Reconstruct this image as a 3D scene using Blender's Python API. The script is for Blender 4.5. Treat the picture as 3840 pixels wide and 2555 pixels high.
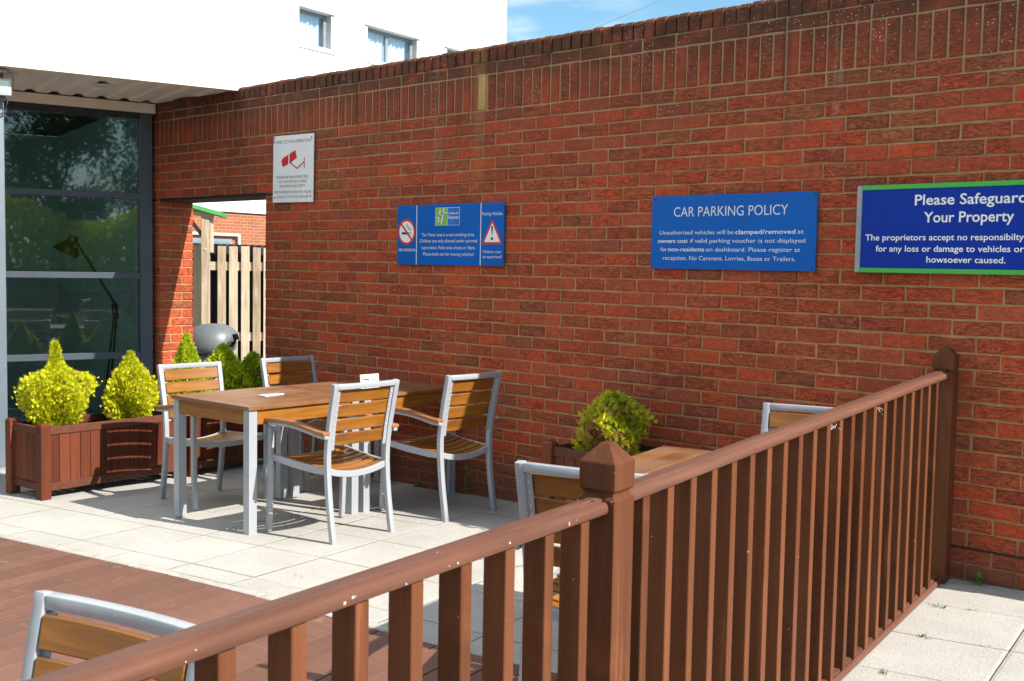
import bpy, bmesh, math, random
from mathutils import Vector, Matrix
R = math.radians
rnd = random.Random(7)
for o in list(bpy.data.objects): bpy.data.objects.remove(o)
scn = bpy.context.scene
col = scn.collection

# ------------------------------------------------------------------ camera, light, exposure
cd = bpy.data.cameras.new('camera'); cam = bpy.data.objects.new('camera', cd); col.objects.link(cam)
yaw, pit, rol = -0.738989, -0.066479, 0.018015
cy, sy, cp, sp = math.cos(yaw), math.sin(yaw), math.cos(pit), math.sin(pit)
fw = Vector((sy*cp, cy*cp, sp)); rt = Vector((cy, -sy, 0)); up = rt.cross(fw)
r2 = rt*math.cos(rol)+up*math.sin(rol); u2 = up*math.cos(rol)-rt*math.sin(rol)
mw = Matrix((r2, u2, -fw)).transposed().to_4x4(); mw.translation = Vector((2.17828, -5.16151, 1.40897))
cam.matrix_world = mw
cd.sensor_width = 36; cd.lens = 36*4162.24/3840; cd.clip_start = 0.05; cd.clip_end = 2000
cd.dof.use_dof = True; cd.dof.focus_distance = 6.2; cd.dof.aperture_fstop = 13
scn.camera = cam
SUN_EL, SUN_AZ = R(38.5), R(79.2)          # azimuth clockwise from +Y
sdir = Vector((math.sin(SUN_AZ)*math.cos(SUN_EL), math.cos(SUN_AZ)*math.cos(SUN_EL), math.sin(SUN_EL)))
sl = bpy.data.lights.new('sun', 'SUN'); so = bpy.data.objects.new('sun', sl); col.objects.link(so)
sl.energy = 5.0; sl.angle = R(0.5); sl.color = (1.0, 0.95, 0.86)
so.rotation_euler = sdir.to_track_quat('Z', 'Y').to_euler(); so.location = (20, 8, 20)
w = bpy.data.worlds.new('World'); scn.world = w; w.use_nodes = True
nt = w.node_tree; nt.nodes.clear()
wo = nt.nodes.new('ShaderNodeOutputWorld'); bg = nt.nodes.new('ShaderNodeBackground')
sk = nt.nodes.new('ShaderNodeTexSky'); sk.sky_type = 'NISHITA'; sk.sun_disc = False
sk.sun_elevation = SUN_EL; sk.sun_rotation = SUN_AZ; sk.air_density = 1.0; sk.dust_density = 0.6; sk.ozone_density = 1.6
tc = nt.nodes.new('ShaderNodeTexCoord'); mp = nt.nodes.new('ShaderNodeMapping'); mp.inputs['Scale'].default_value = (3.2, 3.2, 11)
mp.inputs['Location'].default_value = (0.35, 0.1, 0.55)
nz = nt.nodes.new('ShaderNodeTexNoise'); nz.inputs['Scale'].default_value = 1.6; nz.inputs['Detail'].default_value = 7; nz.inputs['Roughness'].default_value = 0.58
rp = nt.nodes.new('ShaderNodeValToRGB'); rp.color_ramp.elements[0].position = 0.42; rp.color_ramp.elements[1].position = 0.72
L = nt.links.new
L(tc.outputs['Generated'], mp.inputs['Vector']); L(mp.outputs['Vector'], nz.inputs['Vector']); L(nz.outputs['Fac'], rp.inputs['Fac'])
def patch(direction, lo, hi):
    """1 inside a patch of sky round a direction, 0 outside"""
    d = nt.nodes.new('ShaderNodeVectorMath'); d.operation = 'DOT_PRODUCT'; d.inputs[1].default_value = direction
    nn = nt.nodes.new('ShaderNodeVectorMath'); nn.operation = 'NORMALIZE'; L(tc.outputs['Generated'], nn.inputs[0]); L(nn.outputs[0], d.inputs[0])
    m = nt.nodes.new('ShaderNodeMapRange'); m.interpolation_type = 'SMOOTHSTEP'; m.inputs[1].default_value = lo; m.inputs[2].default_value = hi
    L(d.outputs['Value'], m.inputs[0]); return m.outputs[0]
def wm(op, a, b):
    n = nt.nodes.new('ShaderNodeMath'); n.operation = op; n.use_clamp = True
    for i, v in enumerate((a, b)):
        if isinstance(v, float): n.inputs[i].default_value = v
        else: L(v, n.inputs[i])
    return n.outputs[0]
clear = wm('SUBTRACT', 1.0, patch((-.59, .78, .22), .90, .965))       # clear gap to the north west; unseen clouds around it added to whiten fill
nz2 = nt.nodes.new('ShaderNodeTexNoise'); mp2 = nt.nodes.new('ShaderNodeMapping'); mp2.inputs['Scale'].default_value = (9, 9, 34); nz2.inputs['Scale'].default_value = 1.3; nz2.inputs['Detail'].default_value = 6
L(tc.outputs['Generated'], mp2.inputs['Vector']); L(mp2.outputs['Vector'], nz2.inputs['Vector'])
wr = nt.nodes.new('ShaderNodeMapRange'); wr.interpolation_type = 'SMOOTHSTEP'; wr.inputs[1].default_value = .38; wr.inputs[2].default_value = .72; L(nz2.outputs['Fac'], wr.inputs[0])
wisp = wm('MULTIPLY', patch((-.632, .746, .207), .9955, .9998), wr.outputs[0]); wisp = wm('MULTIPLY', wisp, .55)
cl = wm('ADD', wm('MULTIPLY', rp.outputs['Color'], clear), wisp)
tn = nt.nodes.new('ShaderNodeMix'); tn.data_type = 'RGBA'; tn.blend_type = 'MULTIPLY'; tn.inputs['Factor'].default_value = 1; tn.inputs['B'].default_value = (.70, .95, .96, 1)
mx = nt.nodes.new('ShaderNodeMix'); mx.data_type = 'RGBA'; mx.inputs['B'].default_value = (6.6, 6.7, 6.7, 1)
L(sk.outputs['Color'], tn.inputs['A']); L(tn.outputs['Result'], mx.inputs['A']); L(cl, mx.inputs['Factor']); L(mx.outputs['Result'], bg.inputs['Color'])
L(bg.outputs['Background'], wo.inputs['Surface'])
bg.inputs['Strength'].default_value = 0.112
scn.view_settings.view_transform = 'Standard'; scn.view_settings.look = 'None'
scn.view_settings.exposure = 0.85; scn.view_settings.gamma = 1.0

# ------------------------------------------------------------------ materials
class NB:
    """small node builder"""
    def __init__(s, name):
        s.m = bpy.data.materials.new(name); s.m.use_nodes = True; s.t = s.m.node_tree
        s.t.nodes.clear(); s.o = s.t.nodes.new('ShaderNodeOutputMaterial'); s.b = s.t.nodes.new('ShaderNodeBsdfPrincipled')
        s.t.links.new(s.b.outputs[0], s.o.inputs[0])
    def n(s, ty, **kw):
        nd = s.t.nodes.new('ShaderNode'+ty)
        for k, v in kw.items(): setattr(nd, k, v)
        return nd
    def l(s, a, b): s.t.links.new(a, b)
    def put(s, sock, v):
        if isinstance(v, (int, float)): sock.default_value = v
        elif isinstance(v, tuple): sock.default_value = v if len(v) == len(sock.default_value) else v+(1,)
        else: s.l(v, sock)
    def math(s, op, a, b=0.0, c=None, clamp=False):
        nd = s.n('Math', operation=op, use_clamp=clamp); s.put(nd.inputs[0], a); s.put(nd.inputs[1], b)
        if c is not None: s.put(nd.inputs[2], c)
        return nd.outputs[0]
    def ss(s, v, a, b):
        nd = s.n('MapRange', interpolation_type='SMOOTHSTEP'); s.put(nd.inputs[0], v); s.put(nd.inputs[1], a); s.put(nd.inputs[2], b)
        return nd.outputs[0]
    def mix(s, f, a, b, bt='MIX'):
        nd = s.n('Mix', data_type='RGBA', blend_type=bt); s.put(nd.inputs['Factor'], f); s.put(nd.inputs['A'], a); s.put(nd.inputs['B'], b)
        return nd.outputs['Result']
    def ramp(s, v, st):
        nd = s.n('ValToRGB'); s.put(nd.inputs[0], v); cr = nd.color_ramp
        while len(cr.elements) < len(st): cr.elements.new(0.5)
        for e, (p, c) in zip(cr.elements, st): e.position = p; e.color = c+(1,) if len(c) == 3 else c
        return nd.outputs[0]
    def coord(s, scale=(1, 1, 1), rot=(0, 0, 0), out='Object'):
        t = s.n('TexCoord'); m = s.n('Mapping'); m.inputs['Scale'].default_value = scale; m.inputs['Rotation'].default_value = rot
        s.l(t.outputs[out], m.inputs['Vector']); return m.outputs[0]
    def noise(s, vec, sc, det=4, ro=0.55, out='Fac', dist=0):
        nd = s.n('TexNoise'); s.put(nd.inputs['Vector'], vec); nd.inputs['Scale'].default_value = sc
        nd.inputs['Detail'].default_value = det; nd.inputs['Roughness'].default_value = ro; nd.inputs['Distortion'].default_value = dist
        return nd.outputs[out]
    def vor(s, vec, sc, out='Distance', feat='F1'):
        nd = s.n('TexVoronoi', feature=feat); s.put(nd.inputs['Vector'], vec); nd.inputs['Scale'].default_value = sc; return nd.outputs[out]
    def attr(s, name, out='Fac'):
        nd = s.n('Attribute', attribute_name=name); return nd.outputs[out]
    def bump(s, h, st=0.3, d=0.01, prev=None):
        nd = s.n('Bump'); nd.inputs['Strength'].default_value = st; nd.inputs['Distance'].default_value = d
        s.l(h, nd.inputs['Height'])
        if prev is not None: s.l(prev, nd.inputs['Normal'])
        return nd.outputs[0]
    def fin(s, colr, rough=0.6, normal=None, metal=0.0, spec=None, coat=None):
        s.put(s.b.inputs['Base Color'], colr); s.put(s.b.inputs['Roughness'], rough); s.put(s.b.inputs['Metallic'], metal)
        if normal is not None: s.l(normal, s.b.inputs['Normal'])
        if spec is not None: s.b.inputs['Specular IOR Level'].default_value = spec
        if coat is not None: s.b.inputs['Coat Weight'].default_value = coat; s.b.inputs['Coat Roughness'].default_value = 0.15
        return s.m

def m_plain(name, c, rough=0.5, metal=0.0, var=0.08, sc=6.0, bump=0.0, coat=None, dirt=None, spec=None):
    b = NB(name); v = b.coord()
    n1 = b.noise(v, sc, 5); n2 = b.noise(v, sc*9, 3)
    k = b.math('ADD', b.math('MULTIPLY', n1, 0.7), b.math('MULTIPLY', n2, 0.3))
    d = tuple(x*(1-var*2) for x in c); e = tuple(min(1, x*(1+var*2)) for x in c)
    cc = b.ramp(k, [(0.3, d), (0.7, e)])
    if dirt: cc = b.mix(b.ss(n1, 0.56, 0.72), cc, dirt)
    nn = b.bump(n2, bump, 0.004) if bump else None
    rr = b.math('ADD', rough-0.08, b.math('MULTIPLY', n1, 0.16))
    return b.fin(cc, rr, nn, metal, coat=coat, spec=spec)

def m_brick():
    b = NB('brick'); u = b.attr('bk', 'Color'); sp_ = b.n('SeparateColor'); b.l(u, sp_.inputs[0])
    uu, vv, tone = sp_.outputs
    ob = b.coord()
    geo = b.n('SeparateXYZ'); b.l(ob, geo.inputs[0]); z = geo.outputs[2]
    base = b.ramp(tone, [(0.0, (0.56, 0.095, 0.034)), (0.35, (0.52, 0.087, 0.033)), (0.65, (0.465, 0.080, 0.033)), (0.88, (0.385, 0.076, 0.037)), (0.97, (0.31, 0.074, 0.041)), (1.0, (0.41, 0.125, 0.05))])
    # smoky centre on some bricks
    t2 = b.math('FRACT', b.math('MULTIPLY', tone, 7.13)); t3 = b.math('FRACT', b.math('MULTIPLY', tone, 13.7))
    n1 = b.noise(ob, 9, 4); n2 = b.noise(ob, 55, 5, 0.65)
    ed = b.math('MINIMUM', b.math('MULTIPLY', b.math('MINIMUM', uu, b.math('SUBTRACT', 1.0, uu)), 3.0), b.math('MINIMUM', vv, b.math('SUBTRACT', 1.0, vv)))
    pm = b.ss(b.math('ADD', ed, b.math('MULTIPLY', b.math('SUBTRACT', n1, 0.5), 0.55)), 0.12, 0.26)
    pm = b.math('MULTIPLY', pm, b.ss(t2, 0.28, 0.6))
    c = b.mix(b.math('MULTIPLY', pm, 0.62), base, b.mix(t3, (0.375, 0.095, 0.051), (0.345, 0.118, 0.053)))
    c = b.mix(0.75, c, b.ramp(n2, [(0.25, (0.5, 0.5, 0.5)), (0.75, (1.35, 1.32, 1.3))]), 'MULTIPLY')
    c = b.mix(0.6, c, b.ramp(b.noise(ob, 22, 3, 0.6), [(0.3, (0.78, 0.79, 0.82)), (0.7, (1.22, 1.20, 1.17))]), 'MULTIPLY')
    # creases (sand-struck folds)
    cv = b.coord((9, 9, 34)); of = b.n('CombineXYZ'); b.l(b.math('MULTIPLY', tone, 91.0), of.inputs[0]); b.l(b.math('MULTIPLY', tone, 57.0), of.inputs[2])
    ad = b.n('VectorMath', operation='ADD'); b.l(cv, ad.inputs[0]); b.l(of.outputs[0], ad.inputs[1])
    cr = b.noise(ad.outputs[0], 1.5, 4, 0.6, dist=1.3)
    ridge = b.ss(b.math('ABSOLUTE', b.math('SUBTRACT', cr, 0.5)), 0.0, 0.045)
    crm = b.math('MULTIPLY', b.math('SUBTRACT', 1.0, ridge), b.math('ADD', 0.3, b.math('MULTIPLY', b.ss(t3, 0.25, 0.6), 0.7)))
    c = b.mix(b.math('MULTIPLY', crm, 0.38), c, (0.085, 0.026, 0.016))
    # dirt towards the top of the wall, lichen spots
    hz = b.ss(z, 1.95, 2.7)
    c = b.mix(b.math('MULTIPLY', b.math('MULTIPLY', hz, b.ss(n1, 0.15, 0.6)), 0.85), c, (0.175, 0.052, 0.026))
    topz = b.ss(z, 2.5, 2.72)
    c = b.mix(b.math('MULTIPLY', topz, b.ss(b.noise(ob, 5, 5), 0.30, 0.55)), c, (0.105, 0.042, 0.023))
    c = streaks(b, ob, z, c)
    c = lichen(b, ob, z, c)
    h = b.math('ADD', b.math('MULTIPLY', n2, 0.4), b.math('MULTIPLY', b.noise(ob, 160, 3), 0.25))
    h = b.math('SUBTRACT', h, b.math('MULTIPLY', crm, 0.8))
    return b.fin(c, 0.85, b.bump(h, 0.75, 0.006), spec=0.25)

def streaks(b, ob, z, c):
    # rain runs below the coping: pale lime and dark soot, plus a damp splash zone at the foot and an ochre run under the patch
    n = b.noise(b.coord((7, 7, .35)), 1.0, 4, 0.6); br = b.noise(ob, 6, 4, .65); hz = b.ss(z, 1.7, 2.65)
    c = b.mix(b.math('MULTIPLY', b.math('MULTIPLY', b.ss(n, .60, .70), hz), b.math('MULTIPLY', b.ss(br, .35, .65), .5)), c, (0.42, 0.36, 0.31))
    c = b.mix(b.math('MULTIPLY', b.math('MULTIPLY', b.ss(n, .42, .30), hz), .5), c, (0.085, 0.036, 0.024))
    big = b.noise(ob, .9, 4, .6); c = b.mix(.5, c, b.ramp(big, [(.3, (.74, .72, .72)), (.7, (1.2, 1.18, 1.16))]), 'MULTIPLY')
    foot = b.math('MULTIPLY', b.ss(b.math('ADD', z, b.math('MULTIPLY', br, -.22)), .18, -.12), .55); c = b.mix(foot, c, (0.16, 0.085, 0.055))
    sx = b.n('SeparateXYZ'); b.l(ob, sx.inputs[0])
    run = b.math('MULTIPLY', b.ss(b.math('ABSOLUTE', b.math('ADD', sx.outputs[0], b.math('ADD', 2.83, b.math('MULTIPLY', br, .02)))), .075, .02), b.ss(z, 1.5, 2.5))
    return b.mix(b.math('MULTIPLY', run, .4), c, (0.36, 0.20, 0.075))

def lichen(b, ob, z, c):
    v = b.n('TexVoronoi'); b.put(v.inputs['Vector'], ob); v.inputs['Scale'].default_value = 95
    s2 = b.n('SeparateColor'); b.l(v.outputs['Color'], s2.inputs[0])
    cl = b.noise(ob, 2.3, 3); lx = b.n('SeparateXYZ'); b.l(ob, lx.inputs[0])
    dens = b.math('ADD', 0.006, b.math('MULTIPLY', b.math('MULTIPLY', b.ss(z, 2.1, 2.75), b.ss(b.math('ADD', cl, b.math('MULTIPLY', lx.outputs[0], 0.035)), 0.40, 0.62)), 0.6))
    on = b.math('LESS_THAN', s2.outputs[0], dens)
    sz = b.math('ADD', b.math('ADD', 0.06, b.math('MULTIPLY', s2.outputs[1], 0.24)), b.math('MULTIPLY', b.math('SUBTRACT', b.noise(ob, 300, 2), .5), .25))
    spot = b.math('MULTIPLY', on, b.math('LESS_THAN', v.outputs['Distance'], sz))
    return b.mix(b.math('MULTIPLY', spot, 0.8), c, (0.62, 0.57, 0.52))

def m_mortar():
    b = NB('mortar'); ob = b.coord(); geo = b.n('SeparateXYZ'); b.l(ob, geo.inputs[0])
    n = b.noise(ob, 14, 5, 0.65); f = b.noise(ob, 220, 3)
    c = b.ramp(n, [(0.3, (0.31, 0.185, 0.080)), (0.7, (0.48, 0.305, 0.140))])
    c = b.mix(b.math('MULTIPLY', b.ss(geo.outputs[2], 1.6, 2.6), 0.5), c, (0.31, 0.25, 0.165))
    c = b.mix(b.ss(b.math('ADD', n, b.math('MULTIPLY', geo.outputs[2], -0.9)), 0.45, 0.75), c, (0.27, 0.185, 0.12))
    c = streaks(b, ob, geo.outputs[2], c)
    c = lichen(b, ob, geo.outputs[2], c)
    return b.fin(c, 0.95, b.bump(b.math('ADD', n, f), 0.8, 0.004), spec=0.15)

def m_wood(name, cols, axis=0, rough=0.45, grain=1.0, coat=None, weather=None):
    """grain runs along local axis; 'tone' face attribute shifts each board"""
    b = NB(name); sc = [38, 38, 38]; sc[axis] = 2.2
    t = b.attr('tone'); v = b.coord(tuple(sc))
    of = b.n('CombineXYZ'); b.l(b.math('MULTIPLY', t, 61.0), of.inputs[0]); b.l(b.math('MULTIPLY', t, 37.0), of.inputs[1]); b.l(b.math('MULTIPLY', t, 23.0), of.inputs[2])
    ad = b.n('VectorMath', operation='ADD'); b.l(v, ad.inputs[0]); b.l(of.outputs[0], ad.inputs[1])
    g = b.noise(ad.outputs[0], 1.0, 6, 0.62, dist=0.6); big = b.noise(b.coord(), 5, 3)
    k = b.math('ADD', b.math('MULTIPLY', g, 0.75*grain), b.math('MULTIPLY', b.math('SUBTRACT', t, 0.5), 0.28))
    k = b.math('ADD', k, b.math('MULTIPLY', b.math('SUBTRACT', big, 0.5), 0.3))
    c = b.ramp(k, [(0.12, cols[0]), (0.42, cols[1]), (0.72, cols[2])])
    if weather:
        c = b.mix(b.math('MULTIPLY', b.ss(b.noise(b.coord((1.6, 1.6, 1.6)), 3.5, 5, 0.6), 0.38, 0.66), 0.85), c, weather)
        sp_ = b.math('LESS_THAN', b.vor(b.coord(), 55), 0.11); sc_ = b.ss(b.noise(b.coord(), 6, 3), 0.55, 0.66)
        c = b.mix(b.math('MULTIPLY', b.math('MULTIPLY', sp_, sc_), 0.6), c, (0.5, 0.45, 0.38))
    return b.fin(c, rough, b.bump(g, 0.12, 0.003), coat=coat)

def m_paint_wood(name, c, axis=2, chips=True, rough=0.5, tint=(0.185, 0.060, 0.024)):
    """painted softwood: grain telegraphs through, rubbed patches, tiny pale chips"""
    b = NB(name); sc = [30, 30, 30]; sc[axis] = 1.6; t = b.attr('tone')
    of = b.n('CombineXYZ'); b.l(b.math('MULTIPLY', t, 61.0), of.inputs[0]); b.l(b.math('MULTIPLY', t, 37.0), of.inputs[1]); b.l(b.math('MULTIPLY', t, 23.0), of.inputs[2])
    ad = b.n('VectorMath', operation='ADD'); b.l(b.coord(tuple(sc)), ad.inputs[0]); b.l(of.outputs[0], ad.inputs[1])
    g = b.noise(ad.outputs[0], 1.3, 5, 0.6); ob = b.coord(); n1 = b.noise(ob, 4.5, 4)
    c0 = tuple(x*0.62 for x in c); c1 = tuple(x*1.32 for x in c)
    cc = b.ramp(b.math('ADD', b.math('MULTIPLY', g, 0.6), b.math('MULTIPLY', t, 0.4)), [(0.25, c0), (0.75, c1)])
    cc = b.mix(b.math('MULTIPLY', b.ss(n1, 0.55, 0.72), 0.5), cc, tint)
    if chips:
        wn = b.noise(ad.outputs[0], .5, 6, .7); cc = b.mix(b.math('MULTIPLY', b.ss(wn, .60, .68), .45), cc, tuple(x*2.1 for x in c)); cc = b.mix(b.math('MULTIPLY', b.ss(wn, .38, .30), .5), cc, tuple(x*.35 for x in c))
        v = b.n('TexVoronoi'); b.put(v.inputs['Vector'], ob); v.inputs['Scale'].default_value = 75
        s2 = b.n('SeparateColor'); b.l(v.outputs['Color'], s2.inputs[0])
        on = b.math('MULTIPLY', b.math('LESS_THAN', s2.outputs[0], 0.014), b.math('LESS_THAN', v.outputs['Distance'], b.math('ADD', 0.05, b.math('MULTIPLY', s2.outputs[1], 0.11))))
        cc = b.mix(b.math('MULTIPLY', on, 0.65), cc, (0.62, 0.52, 0.46))
    return b.fin(cc, rough, b.bump(b.math('ADD', g, b.math('MULTIPLY', b.noise(ob, 90, 2), 0.3)), 0.7, 0.005), spec=.12)

def m_alu(name, c=(0.38, 0.40, 0.43), rough=0.4):
    b = NB(name); v = b.coord(); n1 = b.noise(v, 7, 4); n2 = b.noise(b.coord((60, 60, 3)), 2, 3)
    cc = b.mix(b.math('MULTIPLY', b.ss(n1, 0.5, 0.75), 0.35), c, tuple(x*0.75 for x in c))
    cc = b.mix(0.15, cc, b.ramp(n2, [(0.3, (0.6, 0.6, 0.6)), (0.7, (1.1, 1.1, 1.1))]), 'MULTIPLY')
    return b.fin(cc, b.math('ADD', rough-0.06, b.math('MULTIPLY', n1, 0.14)), None, 0.2)

def m_paving():
    b = NB('paving_slab'); ob = b.coord(); t = b.attr('tone')
    n = b.noise(ob, 2.2, 6, 0.6); f = b.noise(ob, 90, 4, 0.7); v = b.vor(ob, 130)
    c = b.ramp(b.math('ADD', b.math('MULTIPLY', n, 0.88), b.math('MULTIPLY', t, 0.12)), [(0.3, (0.385, 0.365, 0.33)), (0.7, (0.485, 0.465, 0.43))])
    c = b.mix(0.45, c, b.ramp(f, [(0.3, (0.62, 0.62, 0.62)), (0.7, (1.22, 1.22, 1.22))]), 'MULTIPLY')
    c = b.mix(b.math('MULTIPLY', b.math('LESS_THAN', v, 0.25), 0.4), c, (0.20, 0.18, 0.15))
    ed = b.attr('edge')
    c = b.mix(b.math('MULTIPLY', ed, b.math('MULTIPLY', b.ss(b.noise(ob, 9, 4), 0.45, 0.7), 0.35)), c, (0.33, 0.30, 0.25))
    st = b.noise(ob, 7, 5, 0.7); c = b.mix(b.math('MULTIPLY', b.ss(st, 0.58, 0.74), 0.22), c, (0.40, 0.365, 0.31))
    return b.fin(c, 0.85, b.bump(b.math('ADD', f, v), 0.35, 0.003), spec=0.3)

def m_deck():
    b = NB('deck_board'); t = b.attr('tone'); ob = b.coord((1, 1, 1), (0, 0, -R(100))); sx = b.n('SeparateXYZ'); b.l(ob, sx.inputs[0])
    wv = b.math('SINE', b.math('MULTIPLY', sx.outputs[1], 2*math.pi/0.0105))
    n = b.noise(b.coord((1.5, 1.5, 1.5)), 4, 5); gr = b.noise(b.coord((3, 60, 20), (0, 0, -R(100))), 1, 4)
    c = b.ramp(b.math('ADD', b.math('MULTIPLY', n, 0.55), b.math('MULTIPLY', t, 0.45)), [(0.2, (0.150, 0.066, 0.043)), (0.8, (0.228, 0.104, 0.070))])
    c = b.mix(0.4, c, b.ramp(gr, [(0.3, (0.75, 0.75, 0.75)), (0.7, (1.2, 1.2, 1.2))]), 'MULTIPLY')
    c = b.mix(b.math('MULTIPLY', b.ss(b.noise(ob, 11, 4), 0.62, 0.74), 0.3), c, (0.46, 0.33, 0.27))
    c = b.mix(b.ss(wv, -0.3, -0.95), c, b.mix(0.55, c, (0.05, 0.02, 0.015)))
    return b.fin(c, 0.6, b.bump(wv, 0.5, 0.0016))

def m_leaf(name, cols):
    b = NB(name); t = b.attr('tone'); br = b.attr('brown')
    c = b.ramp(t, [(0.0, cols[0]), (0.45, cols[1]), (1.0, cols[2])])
    c = b.mix(br, c, cols[3])
    b.fin(c, 0.55, spec=0.3)
    tr = b.n('BsdfTranslucent'); b.l(b.mix(0.35, c, (0.9, 1.0, 0.3), 'MULTIPLY'), tr.inputs[0])
    ms = b.n('MixShader'); ms.inputs[0].default_value = 0.3
    b.l(b.b.outputs[0], ms.inputs[1]); b.l(tr.outputs[0], ms.inputs[2]); b.l(ms.outputs[0], b.o.inputs[0])
    return b.m

def m_glass(name, tint=(0.25, 0.30, 0.30), boost=1.5):
    b = NB(name); t = b.t
    tr = b.n('BsdfTransparent'); tr.inputs[0].default_value = tint+(1,)
    gl = b.n('BsdfGlossy'); gl.inputs['Roughness'].default_value = 0.02; gl.inputs['Color'].default_value = (0.92, 0.96, 1.0, 1)
    ge = b.n('NewGeometry'); dt = b.n('VectorMath', operation='DOT_PRODUCT'); b.l(ge.outputs['Normal'], dt.inputs[0]); b.l(ge.outputs['Incoming'], dt.inputs[1])
    fz = b.math('ADD', .042, b.math('MULTIPLY', .958, b.math('POWER', b.math('SUBTRACT', 1.0, b.math('ABSOLUTE', dt.outputs['Value'])), 5.0)))
    wob = b.bump(b.noise(b.coord(), 1.3, 2), 0.02, 0.02)
    b.l(wob, gl.inputs['Normal'])
    ms = b.n('MixShader'); b.l(b.math('MULTIPLY', fz, boost, clamp=True), ms.inputs[0])
    b.l(tr.outputs[0], ms.inputs[1]); b.l(gl.outputs[0], ms.inputs[2]); b.l(ms.outputs[0], b.o.inputs[0])
    b.t.nodes.remove(b.b); return b.m

def m_farbrick():
    b = NB('far_brick'); v = b.coord((1, 1, 1), out='UV')
    bt = b.n('TexBrick'); b.l(v, bt.inputs['Vector']); bt.inputs['Scale'].default_value = 1
    bt.inputs['Brick Width'].default_value = .225; bt.inputs['Row Height'].default_value = .075; bt.inputs['Mortar Size'].default_value = .006
    bt.inputs['Color1'].default_value = (0.36, 0.10, 0.045, 1); bt.inputs['Color2'].default_value = (0.25, 0.085, 0.045, 1); bt.inputs['Mortar'].default_value = (0.34, 0.24, 0.14, 1)
    return b.fin(b.mix(0.4, bt.outputs[0], b.ramp(b.noise(b.coord(), 3, 4), [(0.3, (0.8, 0.8, 0.8)), (0.7, (1.15, 1.15, 1.15))]), 'MULTIPLY'), 0.9)

M = {}
M['brick'] = m_brick(); M['mortar'] = m_mortar(); M['far_brick'] = m_farbrick(); M['ochre'] = m_plain('ochre_mortar', (0.46, 0.29, 0.10), 0.95, var=0.15, sc=18, bump=.6)
M['paving'] = m_paving(); M['deck'] = m_deck()
M['asphalt'] = m_plain('asphalt', (0.09, 0.088, 0.085), 0.9, var=0.15, sc=12, bump=0.4)
M['joint'] = m_plain('joint_soil', (0.30, 0.275, 0.235), 0.95, var=0.2, sc=30, bump=0.4)
M['kerb'] = m_plain('kerb_concrete', (0.40, 0.375, 0.335), 0.9, var=0.14, sc=14, bump=0.5, dirt=(0.3, 0.27, 0.22))
M['alu'] = m_alu('grey_aluminium'); M['screw'] = m_alu('screw_steel', (0.5, 0.5, 0.5), 0.3)
TEAK = [(0.13, 0.042, 0.006), (0.27, 0.102, 0.012), (0.385, 0.170, 0.026)]
M['teak'] = m_wood('oiled_teak', TEAK, 0, 0.4)
M['teak_y'] = m_wood('oiled_teak_lengthwise', [(0.17, 0.062, 0.018), (0.29, 0.115, 0.04), (0.37, 0.17, 0.07)], 1, 0.45)
M['apron'] = m_wood('teak_apron', TEAK, 1, 0.4); M['apron_x'] = m_wood('teak_apron_short', TEAK, 0, 0.4)
TOPC = [(0.12, 0.042, 0.010), (0.205, 0.078, 0.018), (0.28, 0.118, 0.032)]
M['top_y'] = m_wood('weathered_teak_top', TOPC, 1, 0.45, weather=(0.215, 0.112, 0.062))
M['top_x'] = m_wood('weathered_teak_border', TOPC, 0, 0.45, weather=(0.215, 0.112, 0.062))
BR = (0.205, 0.078, 0.045)
M['rail_z'] = m_paint_wood('brown_stain_upright', (0.130, 0.045, 0.020), 2)
M['rail_y'] = m_paint_wood('brown_stain_lengthwise', (0.2, 0.08, 0.05), 1)
M['planter'] = m_paint_wood('planter_board', (0.125, 0.035, 0.018), 2, chips=False, tint=(0.155, 0.040, 0.018))
M['planter_f'] = m_paint_wood('planter_frame', (0.118, 0.045, 0.029), 1, chips=False, tint=(0.12, 0.042, 0.025))
M['soil'] = m_plain('potting_soil', (0.07, 0.045, 0.03), 1.0, var=0.3, sc=40, bump=1.0)
M['white'] = m_plain('white_render', (0.80, 0.79, 0.775), 0.9, var=0.015, sc=1.5, bump=0.1)
M['soffit'] = m_plain('soffit_sheet', (0.78, 0.69, 0.59), 0.6, var=0.05, sc=3)
M['dark_void'] = m_plain('dark_void', (0.02, 0.018, 0.016), 0.9)
M['frame'] = m_plain('anthracite_frame', (0.060, 0.072, 0.092), 0.38, var=0.05, sc=5)
M['frame_top'] = m_plain('dark_frame_head', (0.016, 0.015, 0.016), 0.5, var=0.05)
M['column'] = m_plain('blue_grey_steel_paint', (0.135, 0.165, 0.195), 0.5, var=0.05, sc=3, dirt=(0.115, 0.14, 0.17))
M['glass'] = m_glass('tinted_glass', (0.70, 0.78, 0.78), 1.5); M['winglass'] = m_glass('window_glass', (0.86, 0.93, 0.97), 1.8)
M['curtain'] = m_plain('net_curtain', (0.82, 0.82, 0.83), 0.9, var=0.03)
M['winframe'] = m_plain('grey_window_frame', (0.20, 0.23, 0.26), 0.5)
M['reveal'] = m_plain('window_reveal', (0.45, 0.46, 0.43), 0.7)
M['room'] = m_plain('dim_room', (0.42, 0.50, 0.48), 0.8)
M['black'] = m_plain('black_enamel', (0.012, 0.012, 0.013), 0.3, var=0.1)
M['bin'] = m_plain('bin_plastic', (0.125, 0.137, 0.145), 0.42, var=0.05, sc=4)
M['oldwood'] = m_wood('weathered_pale_timber', [(0.26, 0.175, 0.105), (0.50, 0.40, 0.29), (0.66, 0.59, 0.49)], 2, 0.8)
M['oldwood_x'] = m_wood('weathered_pale_rail', [(0.26, 0.175, 0.105), (0.50, 0.40, 0.29), (0.66, 0.59, 0.49)], 0, 0.8)
M['green'] = m_plain('green_roof_felt', (0.075, 0.33, 0.10), 0.6)
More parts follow.
